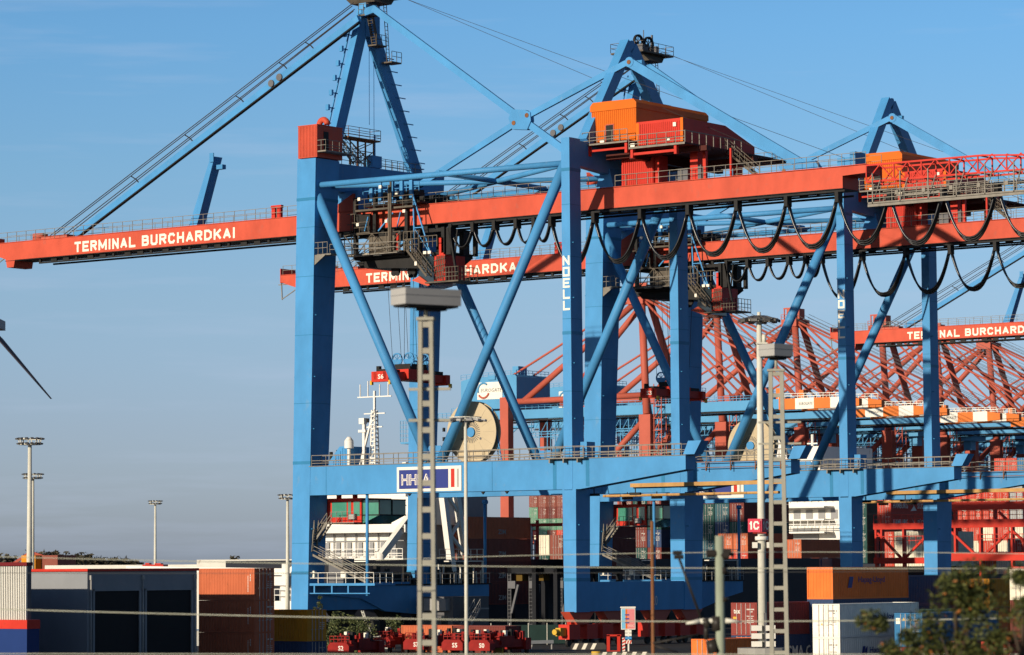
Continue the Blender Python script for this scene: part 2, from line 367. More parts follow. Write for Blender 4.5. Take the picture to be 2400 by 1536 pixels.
    # sills, bogies
    for u0, u1 in ((-.45, 1.35), (34.75, 36.35)):
        o = P(MB().box(u0, u1, 2.25, 22.2, 3.45, 6.35), 'sill_beam', BLUE2)
        for v in (.8, 6.5, 14.5, 20.3):
            c = (u0+u1)/2
            bg_ = MB().prism([(c-.55, v-1.6, 3.45), (c-.55, v+2.6, 3.45), (c-.55, v+1.3, 2.2), (c-.55, v-.3, 2.2)], (1.1, 0, 0))
            o = P(bg_, 'bogie', (RED if v < 2 else FARRED) if u0 > 10 else DARK)  # waterside bogies dark: shade under the crane put into their colour
            wb = MB()
            for dv in (-1.6, 1.4):
                wb.box(c-.65, c+.65, v+dv-.2, v+dv+1.6, .75, 2.2)
                wb.bar((c, v+dv+.7, 2.1), (c, v+.5, 2.5), .5, .7)
            wb.build('truck_frame', DRED if u0 > 10 else DARK, o)
            ww = MB()
            for dv in (-1.4, -.3, 1.5, 2.6): ww.disc((c-.14, v+dv+.3, .38), X_, .36, .28, 20)
            ww.build('wheel', DARK, o)
        bf = MB().disc((( u0+u1)/2, -2.6, 1.5), Y_, .28, .6, 20).box((u0+u1)/2-.3, (u0+u1)/2+.3, -2.0, -.9, 1.1, 1.9)
        P(bf, 'buffer', YELLOW if u0 > 10 else DARK)
    n20 = text('number', '20', (36.37, 13.2, 3.9), Y_, Z_, .9, 1.0, WHITE, R, 0)
    # upper cross beams
    o = P(MB().prism([(0.1, 3.9, 48.3), (.1, 3.9, 51.15), (.1, 23.3, 51.4), (.1, 23.3, 50.0), (.1, 15, 48.0), (.1, 9, 48.0)], (1.2, 0, 0)), 'upper_beam', BLUE)
    P(MB().prism([(34.95, 1.85, 47.8), (34.95, 1.85, 50.3), (34.95, 20, 50.4), (34.95, 20, 47.4), (34.95, 9, 47.3)], (.92, 0, 0)), 'upper_beam', BLUE)
    P(MB().prism([(34.2, 6.9, 46.1), (36.4, 6.9, 46.1), (35.9, 6.9, 48), (34.9, 6.9, 48)], (0, 2.2, 0)), 'girder_hanger', BLUE)
    P(MB().prism([(-.6, 6.9, 46.1), (2.9, 6.9, 46.1), (2.9, 6.9, 48.3), (.2, 6.9, 48.3)], (0, 2.2, 0)), 'girder_hanger', BLUE)
    # tall waterside A frame
    def alf(p, q, wu, wv, nm, top=1): return P(MB().bar(p, q, wu, wv, up=(0, 1, 0)), nm, BLUE)
    alf((.6, 4.95, 51.0), (.6, 11.0, 68.6), .85, 1.45, 'frame_leg'); alf((.6, 19.9, 51.0), (.6, 12.0, 66.6), .85, 1.55, 'frame_leg')
    P(MB().box(.12, 1.1, 10.6, 13.0, 65.6, 70.2), 'frame_head', BLUE)
    st = MB(); s2_ = MB()
    for k in range(9):
        t = k/9; p = Vector((-.3, 5.4, 52.4)).lerp(Vector((-.3, 10.6, 67.4)), t); st.bar(p, p+Vector((0, -1.3, 0)), .1); st.box(-.5, -.1, p.y-1.5, p.y-1.2, p.z-.3, p.z+.3)
        p = Vector((1.1, 19.3, 52.6)).lerp(Vector((1.1, 13.2, 65)), t); s2_.bar(p, p+Vector((0, 1.5, 0)), .1)
    P(st, 'cable_bracket', BLUE2); P(s2_, 'step_bracket', BLUE2); P(MB().bar((-.35, 4.7, 51.6), (-.35, 10, 67.6), .13), 'cable_duct', BLUE2)
    pf = MB().box(-2.2, 2.6, 9.0, 15.6, 70.2, 70.4).prism([(-1.6, 9.8, 70.2), (-1.6, 14.8, 70.2), (-1.0, 13.4, 69.3), (-1.0, 10.6, 69.3)], (3.4, 0, 0))
    for a, b in (((-2.2, 9.0), (2.6, 9.0)), ((2.6, 9.0), (2.6, 15.6)), ((-2.2, 9.0), (-2.2, 15.6)), ((-2.2, 15.6), (2.6, 15.6))): pf.rail((*a, 70.4), (*b, 70.4), 1.1, 4, (.5,), .035)
    pf.box(1.2, 2.6, 9.2, 10.8, 67.6, 67.75); pf.rail((2.6, 9.2, 67.75), (2.6, 10.8, 67.75), 1.1, 2); pf.rail((1.2, 9.2, 67.75), (2.6, 9.2, 67.75), 1.1, 2)
    pf.box(1.15, 2.4, 10.8, 12.6, 64.5, 64.65).rail((2.4, 10.8, 64.65), (2.4, 12.6, 64.65), 1.1, 2); pf.stair((2.3, 11.0, 64.7), (2.3, 10.2, 67.6), .6, (-1, 0, 0))
    pf.box(1.15, 2.6, 13.2, 14.9, 62.9, 63.05).rail((2.6, 13.2, 63.05), (2.6, 14.9, 63.05), 1.1, 2); pf.ladder((1.9, 13.2, 63), (1.9, 12.6, 70), .5, Y_)
    P(pf, 'access_platform', GRIME)
    for v in (11.0, 13.2):
        o = P(MB().disc((.4, v, 71.7), X_, 1.0, .3, 24, .8), 'sheave', DARK)
        sp = MB()
        for k in range(4): a = pi*k/4; sp.bar((.5, v-.9*cos(a), 71.7-.9*sin(a)), (.5, v+.9*cos(a), 71.7+.9*sin(a)), .08)
        sp.box(.2, .35, v-.3, v+.3, 70.4, 71.8); sp.build('spokes', DARK, o)
    P(MB().box(-.8, 1.6, 10.4, 10.9, 70.4, 71.4).box(-.6, 1.4, 13.6, 14.2, 70.4, 71.5).box(.3, .9, 11.6, 12.6, 70.4, 71.3).bar((.5, 12.2, 71), (.5, 12.2, 73.4), .08).box(.4, .6, 13.9, 14.1, 70.4, 73), 'beacon', MGREY)
    # landside A frame
    P(MB().bar((35.4, 3.4, 50.3), (35.4, 11.0, 61.3), 1.05, 1.25, up=(0, 1, 0)), 'frame_leg', BLUE)
    P(MB().bar((35.4, 20.2, 50.3), (35.4, 11.4, 60.9), 1.05, 1.45, up=(0, 1, 0)), 'frame_leg', BLUE)
    P(MB().prism([(34.95, 9.8, 59.6), (34.95, 10.95, 61.6), (34.95, 11.5, 61.6), (34.95, 12.5, 59.6), (34.95, 11.2, 58.6)], (.95, 0, 0)), 'frame_head', BLUE)
    # stay bars, all in the girder plane
    def stay(p, q, h=.72, wd=.34): return P(MB().bar(p, q, wd, h), 'stay_bar', BLUE)
    vs = 8.1; n1 = (24.0, vs, 54.25)
    stay((4.2, vs, 68.0), n1); stay(n1, (36.2, vs, 46.0)); stay((37.3, vs, 58.75), (24.6, vs, 54.4), .62)
    stay((23.4, vs, 53.9), (8.0, vs, 47.3), .62); s2 = stay((37.75, vs, 58.77), (58.3, vs, 46.6), .95); stay((37.6, 10.6, 58.9), (36, 11, 59), .9)
    stay((1.2, 9.9, 68.0), (4.4, vs, 67.9), .8)
    npl = P(MB().prism([(22.5, vs-.3, 54.4), (23.0, vs-.3, 55.3), (24.6, vs-.3, 55.1), (25.3, vs-.3, 54.8), (25.4, vs-.3, 53.9), (24.9, vs-.3, 53.0), (23.0, vs-.3, 53.2)], (0, .6, 0)), 'node_plate', BLUE)
    pn = MB()
    for u, z in ((24.9, 54.5), (23.2, 53.85)): pn.disc((u, vs-.36, z), (0, 1, 0), .24, .1, 20)
    pn.disc((37.75, vs-.3, 58.8), (0, 1, 0), .22, .1, 20)
    P(pn, 'pin', RUSTY)
    P(MB().disc((37.75, vs-.22, 58.8), (0, 1, 0), .52, .5, 24), 'stay_eye', BLUE)
    P(MB().prism([(57.2, vs-.3, 46), (60.3, vs-.3, 46), (59.6, vs-.3, 47.0), (57.6, vs-.3, 47.4)], (0, .6, 0)), 'girder_lug', BLUE)
    fs = stay((2.2, vs, 67.1), (-40.2, vs, 46.4), .7, .5)
    P(MB().bar((2.2, vs, 66.62), (-40.2, vs, 45.92), .46, .09), 'stay_rail', DARK)
    rp = MB()
    for i, (dz, dv, z2, u2) in enumerate(((.35, .2, 46.5, -42.6), (.55, -.2, 46.6, -43.6), (.8, 0, 46.5, -44.6), (.2, 0, 46.5, -41.6))):
        rp.tube((1.4, vs+dv, 67.7+dz*1.5), (u2, vs+dv, z2), .055, 5)
    rp.tube((4.2, 9.0, 70.4), (57.5, 9, 46.6), .022, 4); rp.tube((3.0, 10, 70.6), (62, 9.4, 47.2), .022, 4)
    P(rp, 'hoist_rope', ROPE)
    hk = MB()
    for t in (.145, .235, .385, .565, .76):
        p = Vector((2.2, vs, 67.1)).lerp(Vector((-40.2, vs, 46.4)), t); hk.bar(p+Vector((.3, 0, -.2)), p+Vector((-.7, 0, .75)), .1); hk.bar(p+Vector((-.7, 0, .75)), p+Vector((-1.5, 0, 1.2)), .1)
    P(hk, 'rope_guide', DARK)
    hl = MB()
    for t in (.262, .29): p = Vector((2.2, vs, 67.1)).lerp(Vector((-40.2, vs, 46.4)), t); hl.disc(p+Vector((0, -.42, .05)), Y_, .4, .9, 18)
    P(hl, 'stay_link', MGREY)
    # single box girder and boom
    g0, g1 = 6.62, 9.6
    G = P(MB().prism([(-50.2, g0, 43.95), (-50.2, g0, 45.99), (66.0, g0, 45.95), (66.0, g0, 45.2), (63.4, g0, 45.1), (63.4, g0, 43.92)], (0, g1-g0, 0)), 'girder', RED)
    MB().box(-53.4, 66.05, g0-.09, g1+.09, 46.0, 46.06).build('top_flange', RED, G)
    MB().box(-50.2, 63.45, g0-.06, g1+.06, 43.84, 43.9).build('bottom_flange', DARK, G)
    P(MB().prism([(-53.4, g0+.02, 45.1), (-53.4, g0+.02, 45.98), (-50.21, g0+.02, 45.98), (-50.21, g0+.02, 44.1)], (0, 2.9, 0)).box(-53.5,-53.4,g0,9.6,45.0,46.9), 'boom_end', RED)
    P(MB().bar((-53.4, 6.8, 45), (-53.3, 6.8, 42.8), .12, .12, up=X_).bar((-53.3, 6.8, 42.9), (-50.4, 6.8, 44.3), .1).bar((-53.9, 6.8, 44.8), (-52, 6.8, 44.8), .12), 'end_strut', STEEL)
    P(MB().prism([(-50.1, g0-.05, 43.95), (-48.6, g0-.05, 43.95), (-48.8, g0-.05, 43.1), (-49.9, g0-.05, 43.1)], (0, 3, 0)), 'end_stop', RED)
    word('TERMINAL', -38.97, -29.4, g0, 44.2, 1.2, .27, CREAM, R); word('BURCHARDKAI', -28.4, -14.35, g0, 44.24, 1.2, .27, CREAM, R)
    fr = MB().box(-45, 63, 6.9, 7.05, 43.28, 43.46)
    for k in range(56): u = -45+k*1.95; fr.box(u, u+(.9 if k % 3 else .3), 6.9, 7.1, 43.46, 43.86)
    fr.box(-45, 63, 9.2, 9.4, 43.3, 43.5)
    P(fr, 'trolley_rail', DARK)
    wr = MB()
    wr.rail((-53, g0, 46.06), (-.6, g0, 46.06), 1.15, 34, (.5,), .035); wr.rail((3.2, g0, 46.06), (33.5, g0, 46.06), 1.15, 20, (.5,), .035)
    wr.rail((36.8, g0, 46.06), (66, g0, 46.06), 1.15, 22, (.5,), .035); wr.rail((-53, g1, 46.06), (66, g1, 46.06), 1.15, 60, (.5,), .03)
    P(wr, 'railing', STEEL)
    P(MB().prism([(-1.2, 6.5, 46.06), (2.6, 6.5, 46.06), (2.6, 6.5, 47.9)], (0, 3.2, 0)), 'hinge_bracket', RED)
    P(MB().box(-9.4, -8.9, 7, 7.4, 46.06, 47.4).box(-8.6, -8.1, 7, 7.4, 46.06, 47.3).box(-9.5, -8, 7, 7.4, 47.2, 47.5), 'lashing_post', DRED)
    P(MB().prism([(-22.2, 7.6, 46.06), (-21.0, 7.6, 46.06), (-18.3, 7.6, 53.7), (-18.9, 7.6, 53.7)], (0, 1.3, 0)), 'boom_latch_mast', BLUE)
    P(MB().box(-18.9, -18.3, 7.4, 7.5, 53.1, 54.1).box(-18.4, -17.5, 8, 8.6, 52.3, 52.8), 'mast_head', BLUE2)
    P(MB().tube((-46, vs, 46.06), (-46, vs, 46.9), .9, 16).box(-45.2, -41, 7.4, 8.8, 46.06, 46.5), 'rope_anchor', FARRED)
    # festoon cables
    def loop(u0, u1, zt, dep):
        for i in range(3):
            dv = (i-1)*.16; pts = []; d2 = dep*(1+.04*(i-1)); w2 = (u1-u0)/2-.16
            for k in range(19):
                x = -1+k/9; x = math.copysign(abs(x)**.8, x)
                pts.append(((u0+u1)/2 + w2*x, 6.05+dv, zt-.4-d2*(1-abs(x)**2.3)))
            P(MB().path(pts, .105 if dep > 3 else .085, 6), 'festoon_cable', BLACK)
        P(MB().box(u0-.2, u0+.2, 5.75, 6.6, zt-.6, zt+.4), 'cable_carrier', DARK)
    us = [16.3, 19.2, 22.0, 24.8, 27.1, 29.2]
    for a, b in zip(us, us[1:]): loop(a, b, 43.2, 1.75)
    u = 29.2; ul = [29.2, 34.6]
    while ul[-1] < 94: ul.append(ul[-1]+5.72)
    for a, b in zip(ul, ul[1:]): loop(a, b, 43.1 if a < 64 else 42.7, 4.3)
    P(MB().box(16, 64, 5.95, 6.2, 43.5, 43.68).box(16, 64, 6.2, 7.0, 43.6, 43.66), 'festoon_rail', DARK)
    # lattice extension with maintenance walkway
    tr = MB()
    c4 = [(66, 6.7, 45.9), (66, 6.7, 44.3), (66, 9.5, 45.9), (66, 9.5, 44.3)]
    for a in c4: tr.bar(a, (78.6, a[1], a[2]-.05), .17); tr.bar((78.6, a[1], a[2]-.05), (96, a[1], 44.6 if a[2] > 45 else 44.1), .15)
    for k in range(10):
        u = 66+k*3; z1 = 45.9 if u < 79 else 45.9-(u-79)*.075; z0 = 44.3-(.0 if u < 79 else (u-79)*.012)
        for v in (6.7, 9.5):
            tr.bar((u, v, z0), (u, v, z1), .12); tr.bar((u, v, z0), (u+1.5, v, z1), .1); tr.bar((u+1.5, v, z1), (u+3, v, z0), .1)
        tr.bar((u, 6.7, z1), (u, 9.5, z1), .12); tr.bar((u, 6.7, z0), (u, 9.5, z0), .12)
    P(tr, 'lattice_extension', DRED)
    wk = MB().box(67, 96, 5.2, 6.4, 42.0, 42.14).box(67, 96, 5.15, 5.3, 41.7, 41.95).box(70, 96, 6.4, 6.5, 42.9, 43.1)
    wk.rail((67, 5.2, 42.14), (96, 5.2, 42.14), 1.1, 22, (.33, .66), .045).rail((68, 6.4, 42.14), (96, 6.4, 42.14), 1.1, 26, (.33, .66), .04)
    wk.rail((70, 7.4, 43.2), (96, 7.4, 43.2), 1.0, 24, (.33, .66), .035)
    for k in range(10): u = 67.5+k*3; wk.bar((u, 5.3, 42), (u, 6.7, 44.4), .09); wk.box(u-.05, u+.05, 5.2, 5.3, 42, 44.9)
    for k in range(9): u = 70+k*2.9; wk.box(u, u+.35, 5.1, 5.2, 42.7, 43.1)
    P(wk, 'maintenance_walkway', STEEL)
    P(MB().box(67, 90, 6.0, 6.3, 43.0, 43.12), 'festoon_rail', DARK)
    # elevator head on the waterside leg, roof duct, stairs
    o = P(MB().box(.42, 3.06, .05, 4.2, 51.2, 54.6), 'elevator_house', RED)
    rb = MB()
    for k in range(13): rb.box(.5+k*.205, .56+k*.205, 0, .06, 51.3, 54.55)
    rb.box(.38, 3.1, 0, 4.25, 54.6, 54.68); rb.build('cladding_ribs', RED, o)
    MB().box(3.05, 3.1, 1.1, 1.9, 51.9, 54).build('door', DARK, o)
    P(MB().path([(2.1+.55*cos(a), 2.2, 54.9+.55*sin(a)) for a in [pi*k/8 for k in range(9)]] + [(1.55, 2.2, 54.4)], .32, 12), 'vent_duct', RED)
    ep = MB().box(2.9, 4.2, .1, 4.6, 51.7, 51.85).rail((2.95, .1, 51.85), (4.2, .1, 51.85), 1.1, 2).rail((4.2, .1, 51.85), (4.2, 4.6, 51.85), 1.1, 4, (.5, .25))
    ep.stair((1.5, 4.6, 53.8), (1.5, 8.0, 51.3), .9, (1, 0, 0)); ep.rail((1.2, 7.6, 51.3), (1.2, 20, 51.3), 1.1, 12, (.5, .25)); ep.rail((.2, 5, 51.3), (.2, 20, 51.3), 1.1, 12, (.5,))
    P(ep, 'stair_and_railing', STEEL)
    sc = MB()
    for u in (.1, 1.2):
        for v in (9.1, 10.3, 11.7): sc.bar((u, v, 51.2), (u, v, 54.2), .11, .11, up=(1, 0, .01))
        sc.bar((u, 9.1, 53), (u, 7.2, 54.1), .1); sc.bar((u, 9.1, 51.5), (u, 11.7, 53), .08); sc.bar((u, 11.7, 51.5), (u, 9.1, 53), .08); sc.bar((u, 9.1, 53), (u, 11.7, 54), .08); sc.bar((u, 9.1, 52.9), (u, 11.7, 52.9), .08)
    sc.box(-.1, 1.4, 7.2, 12.7, 54.15, 54.3)
    for a, b in (((-.1, 7.2), (1.4, 7.2)), ((1.4, 7.2), (1.4, 12.7)), ((-.1, 7.2), (-.1, 12.7)), ((-.1, 12.7), (1.4, 12.7))): sc.rail((*a, 54.3), (*b, 54.3), 1.1, None, (.5, .25), .035)
    P(sc, 'scaffold_platform', RUSTY)
    P(MB().box(.3, 1.4, 11.2, 12.9, 51.3, 52.6).tube((.8, 12.4, 52), (.8, 12.4, 55), .1).bar((.8, 11.5, 56), (.8, 11.5, 66), .04).bar((.8, 12.3, 55), (.8, 12.3, 64), .04), 'counterweight', BLUE)
    lp = MB().box(-.05, 1.2, 18.8, 20.6, 51.9, 52).rail((-.05, 18.6, 52), (-.05, 20.4, 52), 1.1, 3).rail((-.05, 18.4, 53.2), (-.05, 20, 53.2), 1.1, 3)
    P(lp, 'landing_railing', BLUE2)
    # leg landing under the girder
    ld = MB().box(2.4, 4.6, .4, 1.7, 40.75, 40.9).prism([(2.4, .1, 39.6), (2.4, .1, 40.8), (4.2, .1, 40.8)], (0, .12, 0)).rail((2.5, .1, 40.9), (4.4, .1, 40.9), 1.2, 3).rail((3.4, 1.7, 40.9), (11, 3.8, 40.9), 1.1, 6)
    ld.rail((4.4, 3.0, 40.9), (11, 4.8, 40.9), 1.1, 6).box(3.9, 11, 3.6, 4.8, 40.8, 40.9)
    P(ld, 'leg_landing', STEEL)
    # machinery house on the girder behind the landside frame
    h0 = 4.5
    H = P(MB().prism([(35.47, h0, 50.15), (35.47, h0, 54.0), (35.75, h0, 54.3), (40.6, h0, 54.3), (40.9, h0, 54.0), (40.9, h0, 50.15)], (0, 12.9, 0)), 'machinery_house', ORANGE)
    MB().prism([(35.35, h0-.12, 53.5), (35.35, h0-.12, 54.05), (35.7, h0-.12, 54.42), (40.65, h0-.12, 54.42), (41.0, h0-.12, 54.05), (41.0, h0-.12, 53.5)], (0, 13.1, 0)).build('roof', ORANGE, H)
    rb = MB()
    for k in range(22): rb.box(35.55+k*.245, 35.63+k*.245, h0-.06, h0, 50.2, 53.5)
    rb.build('cladding_ribs', ORANGE, H)
    MB().box(37.3, 38.15, h0-.075, h0-.05, 50.3, 52.0).build('doorway', DARK, H)
    MB().box(37.15, 37.3, h0-.12, h0-.02, 50.3, 52.0).box(38.15, 38.25, h0-.09, h0-.02, 50.3, 52.05).box(37.3, 38.2, h0-.09, h0-.02, 52, 52.1).build('door_frame', FARRED, H)
    M_ = P(MB().prism([(40.95, h0, 49.45), (46.5, h0, 49.45), (46.5, h0, 52.0), (40.95, h0, 52.0)], (0, 7.7, 0)), 'machinery_annex', DRED)
    MB().prism([(46.48, 12.2, 52.0), (46.48, 17.6, 50.4), (46.48, 17.6, 49.45), (46.48, 12.2, 49.45)], (-5.5, 0, 0)).build('rear_hood', DRED, M_)
    rb = MB()
    for k in range(21): rb.box(41.35+k*.235, 41.43+k*.235, h0-.06, h0, 49.6, 51.75)
    rb.build('cladding_ribs', DRED, M_)
    MB().box(40.93, 41.25, h0-.04, h0+.1, 49.45, 51.9).box(46.2, 46.52, h0-.04, h0+.1, 49.45, 52.02).build('corner_trim', ORANGE, M_)
    P(MB().box(45.4, 45.75, h0-.15, h0, 51.2, 51.6).box(45.3, 45.7, h0-1.2, h0-1.1, 49.6, 49.95).box(41.0, 41.5, h0-1.2, h0-1.1, 49.4, 49.75).box(37.3, 37.8, h0-1.2, h0-1.1, 50.1, 50.45), 'floodlight', CREAM)
    dk = MB().box(35.2, 41, 3.2, 18, 49.95, 50.12).box(40.9, 47.6, 3.2, 19.4, 49.2, 49.36)
    dk.box(47.2, 48.3, 13.5, 20.6, 49.0, 49.15).box(40, 48, 17.5, 21.2, 48.9, 49.1)
    P(dk, 'house_deck', MAROON)
    rr = MB().rail((35.2, 3.2, 50.12), (40.7, 3.2, 50.12), 1.15, 6, (.5, .25), .04).rail((40.9, 3.2, 49.36), (47.6, 3.2, 49.36), 1.15, 6, (.5, .25), .04)
    rr.rail((47.6, 3.2, 49.36), (47.6, 13.4, 49.36), 1.15, 8, (), .055).rail((48, 18.5, 49.1), (48, 21.2, 49.1), 1.15, 3).rail((40, 21.2, 49.1), (48, 21.2, 49.1), 1.15, 6)
    for z in (.6,): rr.bar((35.2, 3.18, 50.0), (40.7, 3.18, 50.0), .12, .16); rr.bar((40.9, 3.18, 49.27), (47.6, 3.18, 49.27), .12, .2)
    P(rr, 'railing', STEEL)
    P(MB().box(36, 40.4, 3.4, 3.7, 49.3, 49.5).box(41.2, 46.4, 3.4, 3.75, 48.55, 48.8).box(35.7, 36, 3.3, 3.7, 48.9, 49.9).box(40.3, 40.6, 3.3, 3.7, 48.9, 49.9).box(46.2, 46.5, 3.3, 3.7, 48.3, 49.2).box(41, 41.3, 3.3, 3.7, 48.3, 49.2), 'deck_beam', DRED)
    a, b = pv(1700, 352, 11), pv(1768, 410, 11); ss = MB().stair(a, b, .9, (0, 1, 0)).rail(a-Vector((1.2, 0, 0)), a, 1.15, 2).box(a.x-1.3, a.x+.2, 10.8, 12.5, a.z-.12, a.z)
    P(ss, 'stair', GRIME)
    sp = MB()
    for u, v, wd in ((37.2, 7.2, .5), (41.3, 7.0, .6), (45.5, 7.2, .9), (47.0, 7.2, .35), (49, 9, .2), (45.5, 15, .7), (39, 15, .7)): sp.box(u, u+wd, v, v+wd, 46.06, 49.2)
    P(sp, 'house_post', DRED); sp = MB().box(36.5, 48.6, 5.5, 6.2, 48.7, 49.2).box(36.5, 48.6, 14, 14.8, 48.2, 48.9).box(40.4, 41.1, 4, 20, 48.3, 49.2)
    P(sp, 'house_support', MAROON)
    o = P(MB().box(37.6, 41.4, 6.7, 9.3, 46.1, 49.0), 'electric_room', DRED)
    rb = MB()
    for k in range(15): rb.box(37.7+k*.25, 37.8+k*.25, 6.64, 6.7, 46.15, 48.95)
    rb.build('cladding_ribs', DRED, o)
    P(MB().box(44.2, 45.4, 6.9, 7.7, 46.1, 47.3).box(46.6, 47.0, 6.9, 7.3, 46.1, 47.5), 'air_conditioner', MGREY)
    P(MB().box(62.6, 64.2, 7, 9, 46.1, 46.9).box(64.0, 64.6, 7, 9, 46.1, 47.4), 'buffer_block', BLUE2)
    # cable reel
    RV = 1.95; RU = pv(1105, 1020, RV).x; RZ = 21.6
    RL = P(MB().disc((RU, RV, RZ), Y_, 3.15, .12, 56).disc((RU, RV+.7, RZ), Y_, 3.15, .12, 56), 'cable_reel', BEIGE)
    sg = MB()
    for k in range(30): a = 2*pi*k/30+.05; sg.bar((RU+.62*cos(a), RV-.03, RZ+.62*sin(a)), (RU+1.12*cos(a), RV-.03, RZ+1.12*sin(a)), .05, .03, up=Y_)
    for k in range(3): a = 2*pi*k/3+pi/2; sg.disc((RU+1.35*cos(a), RV-.04, RZ+1.35*sin(a)), Y_, .13, .03, 12)
    for k in range(14): a = 2*pi*k/14; sg.bar((RU+1.5*cos(a), RV-.008, RZ+1.3*sin(a)), (RU+2.9*cos(a), RV-.008, RZ+2.9*sin(a)), .010, .006, up=Y_)
    sg.build('spoke_slots', MGREY, RL)
    MB().disc((RU, RV-.2, RZ), Y_, .5, .18, 24).build('hub', BLUE, RL)
    MB().disc((RU, RV+.13, RZ), Y_, 2.4, .56, 40).build('cable_winding', DARK, RL)
    P(MB().bar((RU, RV+1, 18.6), (RU, RV+1, 21.5), .6, .4, up=(1, 0, .01)).bar((RU+3.4, RV+.6, 18.6), (RU+2.2, RV+.6, 24), .1).ladder((RU+2.8, RV+.9, 18.6), (RU+2, RV+.9, 23), .5, Y_), 'reel_support', BLUE2)
    # name board
    sgn = P(MB().box(13.8, 22.17, -.06, .02, 15.63, 18.17), 'name_board', WHITE)
    MB().box(14.1, 20.5, -.085, -.06, 15.93, 17.87).build('navy_panel', NAVY, sgn)
    MB().box(20.85, 21.3, -.085, -.06, 16.0, 17.87).build('red_stripe', DRED, sgn)
    MB().box(21.62, 21.85, -.085, -.06, 16.0, 17.87).build('grey_stripe', GREY, sgn)
    text('letters', 'HHLA', (14.4, -.085, 16.3), X_, Z_, 3.85, 1.12, CREAM, sgn, bold=.03, thick=.012)
    text('letters_inner', 'HHLA', (14.46, -.097, 16.36), X_, Z_, 3.74, 1.0, NAVY, sgn, bold=-.022, thick=.012)
    # checker's cabin under the portal
    CB = P(MB().box(1.75, 6.55, 3.0, 8.0, 12.5, 15.2), 'checker_cabin', DRED)
    MB().box(2.55, 4.55, 2.96, 3.0, 13.2, 14.8).box(5.5, 6.35, 2.96, 3.0, 13.3, 14.85).box(4.75, 5.15, 2.96, 3, 13.4, 14.85).build('window', GLASS, CB)
    MB().box(6.55, 8.8, 3.2, 7.6, 13.4, 15.0).prism([(6.55, 3.2, 12.5), (6.55, 3.2, 13.4), (8.8, 3.2, 13.4)], (0, 4.4, 0)).build('glass_front', GLASS, CB)
    fm = MB()
    for z in (13.4, 15.0): fm.box(6.5, 8.86, 3.14, 3.2, z-.06, z+.06); fm.box(8.8, 8.86, 3.2, 7.6, z-.06, z+.06)
    for u in (7.1, 8.8): fm.box(u-.05, u+.06, 3.13, 3.2, 13.4, 15)
    fm.box(8.8, 8.87, 5.2, 5.35, 13.4, 15); fm.build('window_frame', DARK, CB)
    ch = MB()
    for u in (3.0, 5.2): ch.tube((u, 3.6, 15.1), (u, 3.6, 15.95), .27, 16)
    ch.build('roof_pipe', DRED, CB)
    a = MB().box(5.1, 5.95, 2.6, 2.95, 12.95, 13.55); a.build('air_conditioner', GREY, CB); 
    cb = MB().box(1.4, 6.6, 1.7, 3.0, 12.55, 12.65).rail((3.4, 1.7, 12.65), (6.6, 1.7, 12.65), 1.1, 4, (.5,), .03).box(.1, 1.7, 1.5, 3, 12.6, 12.75).rail((.2, 1.5, 12.75), (1.7, 1.5, 12.75), 1.1, 3)
    cb.stair((3.6, 1.7, 12.65), (.9, 1.7, 9.6), .8, (0, -1, 0)).box(-.2, 1.4, .6, 1.7, 9.45, 9.6).rail((-.1, .5, 9.6), (1.3, .5, 9.6), 1.1, 3)
    cb.stair((1.3, 1.4, 9.5), (9.3, 1.4, 6.35), .8, (0, -1, 0)); cb.stair((2.2, 1.2, 11.9), (1.9, 1.2, 9.6), .7, (0, -1, 0))
    cb.tube((.4, 1.3, 9.6), (.4, 1.3, 12.2), .07)
    P(cb, 'stair_and_railing', STEEL)
    P(MB().box(.15, .8, 1.4, 1.7, 13.9, 15), 'lamp_box', CREAM)
    PL = P(MB().box(.2, 10.6, .2, 3.6, 6.05, 6.3).box(.3, 9.9, .25, .35, 5.2, 5.3), 'lower_platform', BLUE2)
    pp = MB()
    for u in (1.0, 2.3, 4.7, 6.9, 9.4): pp.box(u, u+.18, .25, .4, 5.3, 6.05)
    pp.build('platform_post', BLUE2, PL)
    pr = MB().rail((.4, .3, 6.3), (10.4, .3, 6.3), 1.1, 8, (.5,), .04).rail((10.4, .3, 6.3), (10.4, 3.4, 6.3), 1.1, 3); pr.build('railing', WHITE, PL)
    pr.ladder((11, 1, 6.2), (12.4, 1, 3.9), .6, Y_)
    P(MB().box(3.4, 5.4, 1.4, 3.2, 6.3, 8.85), 'switch_cabinet', MGREY); P(MB().box(1.3, 2.1, .6, 1, 6.9, 7.6).box(5.7, 6.3, .6, 1, 6.9, 7.5), 'control_box', CREAM)
    P(MB().tube((9.3, .6, 15.5), (9.3, .6, 5.0), .17, 10), 'drain_pipe', BLUE2); P(MB().box(8.9, 9.02, .9, 1.0, 6.3, 8.6).box(7.3, 9.0, .9, 1.0, 8.5, 8.62), 'portal_frame', WHITE)
    P(MB().prism([(1.05, 2.6, 5.1), (1.05, 2.6, 5.95), (1.05, 31.5, 5.95), (1.05, 31.5, 4.6), (1.05, 27.5, 3.9), (1.05, 22, 2.6), (1.05, 13, 3.2), (1.05, 9, 4.6)], (.55, 0, 0)), 'lower_cross_girder', BLUE2)
    P(MB().box(1.0, 1.75, 2.6, 31.8, 5.96, 6.1), 'walkway_edge', DARK)
    lr = MB().rail((1.7, 10, 6.1), (1.7, 31.5, 6.1), 1.1, 15, (.5,), .035); P(lr, 'railing', GREY)
    P(MB().tube((1.3, 31.2, 15.4), (1.3, 31.2, 6), .17, 12).disc((1.1, 31.2, 15.2), X_, .26, .5, 12), 'drain_pipe', BLUE2)
    mc = MB(); rnd = random.Random(3)
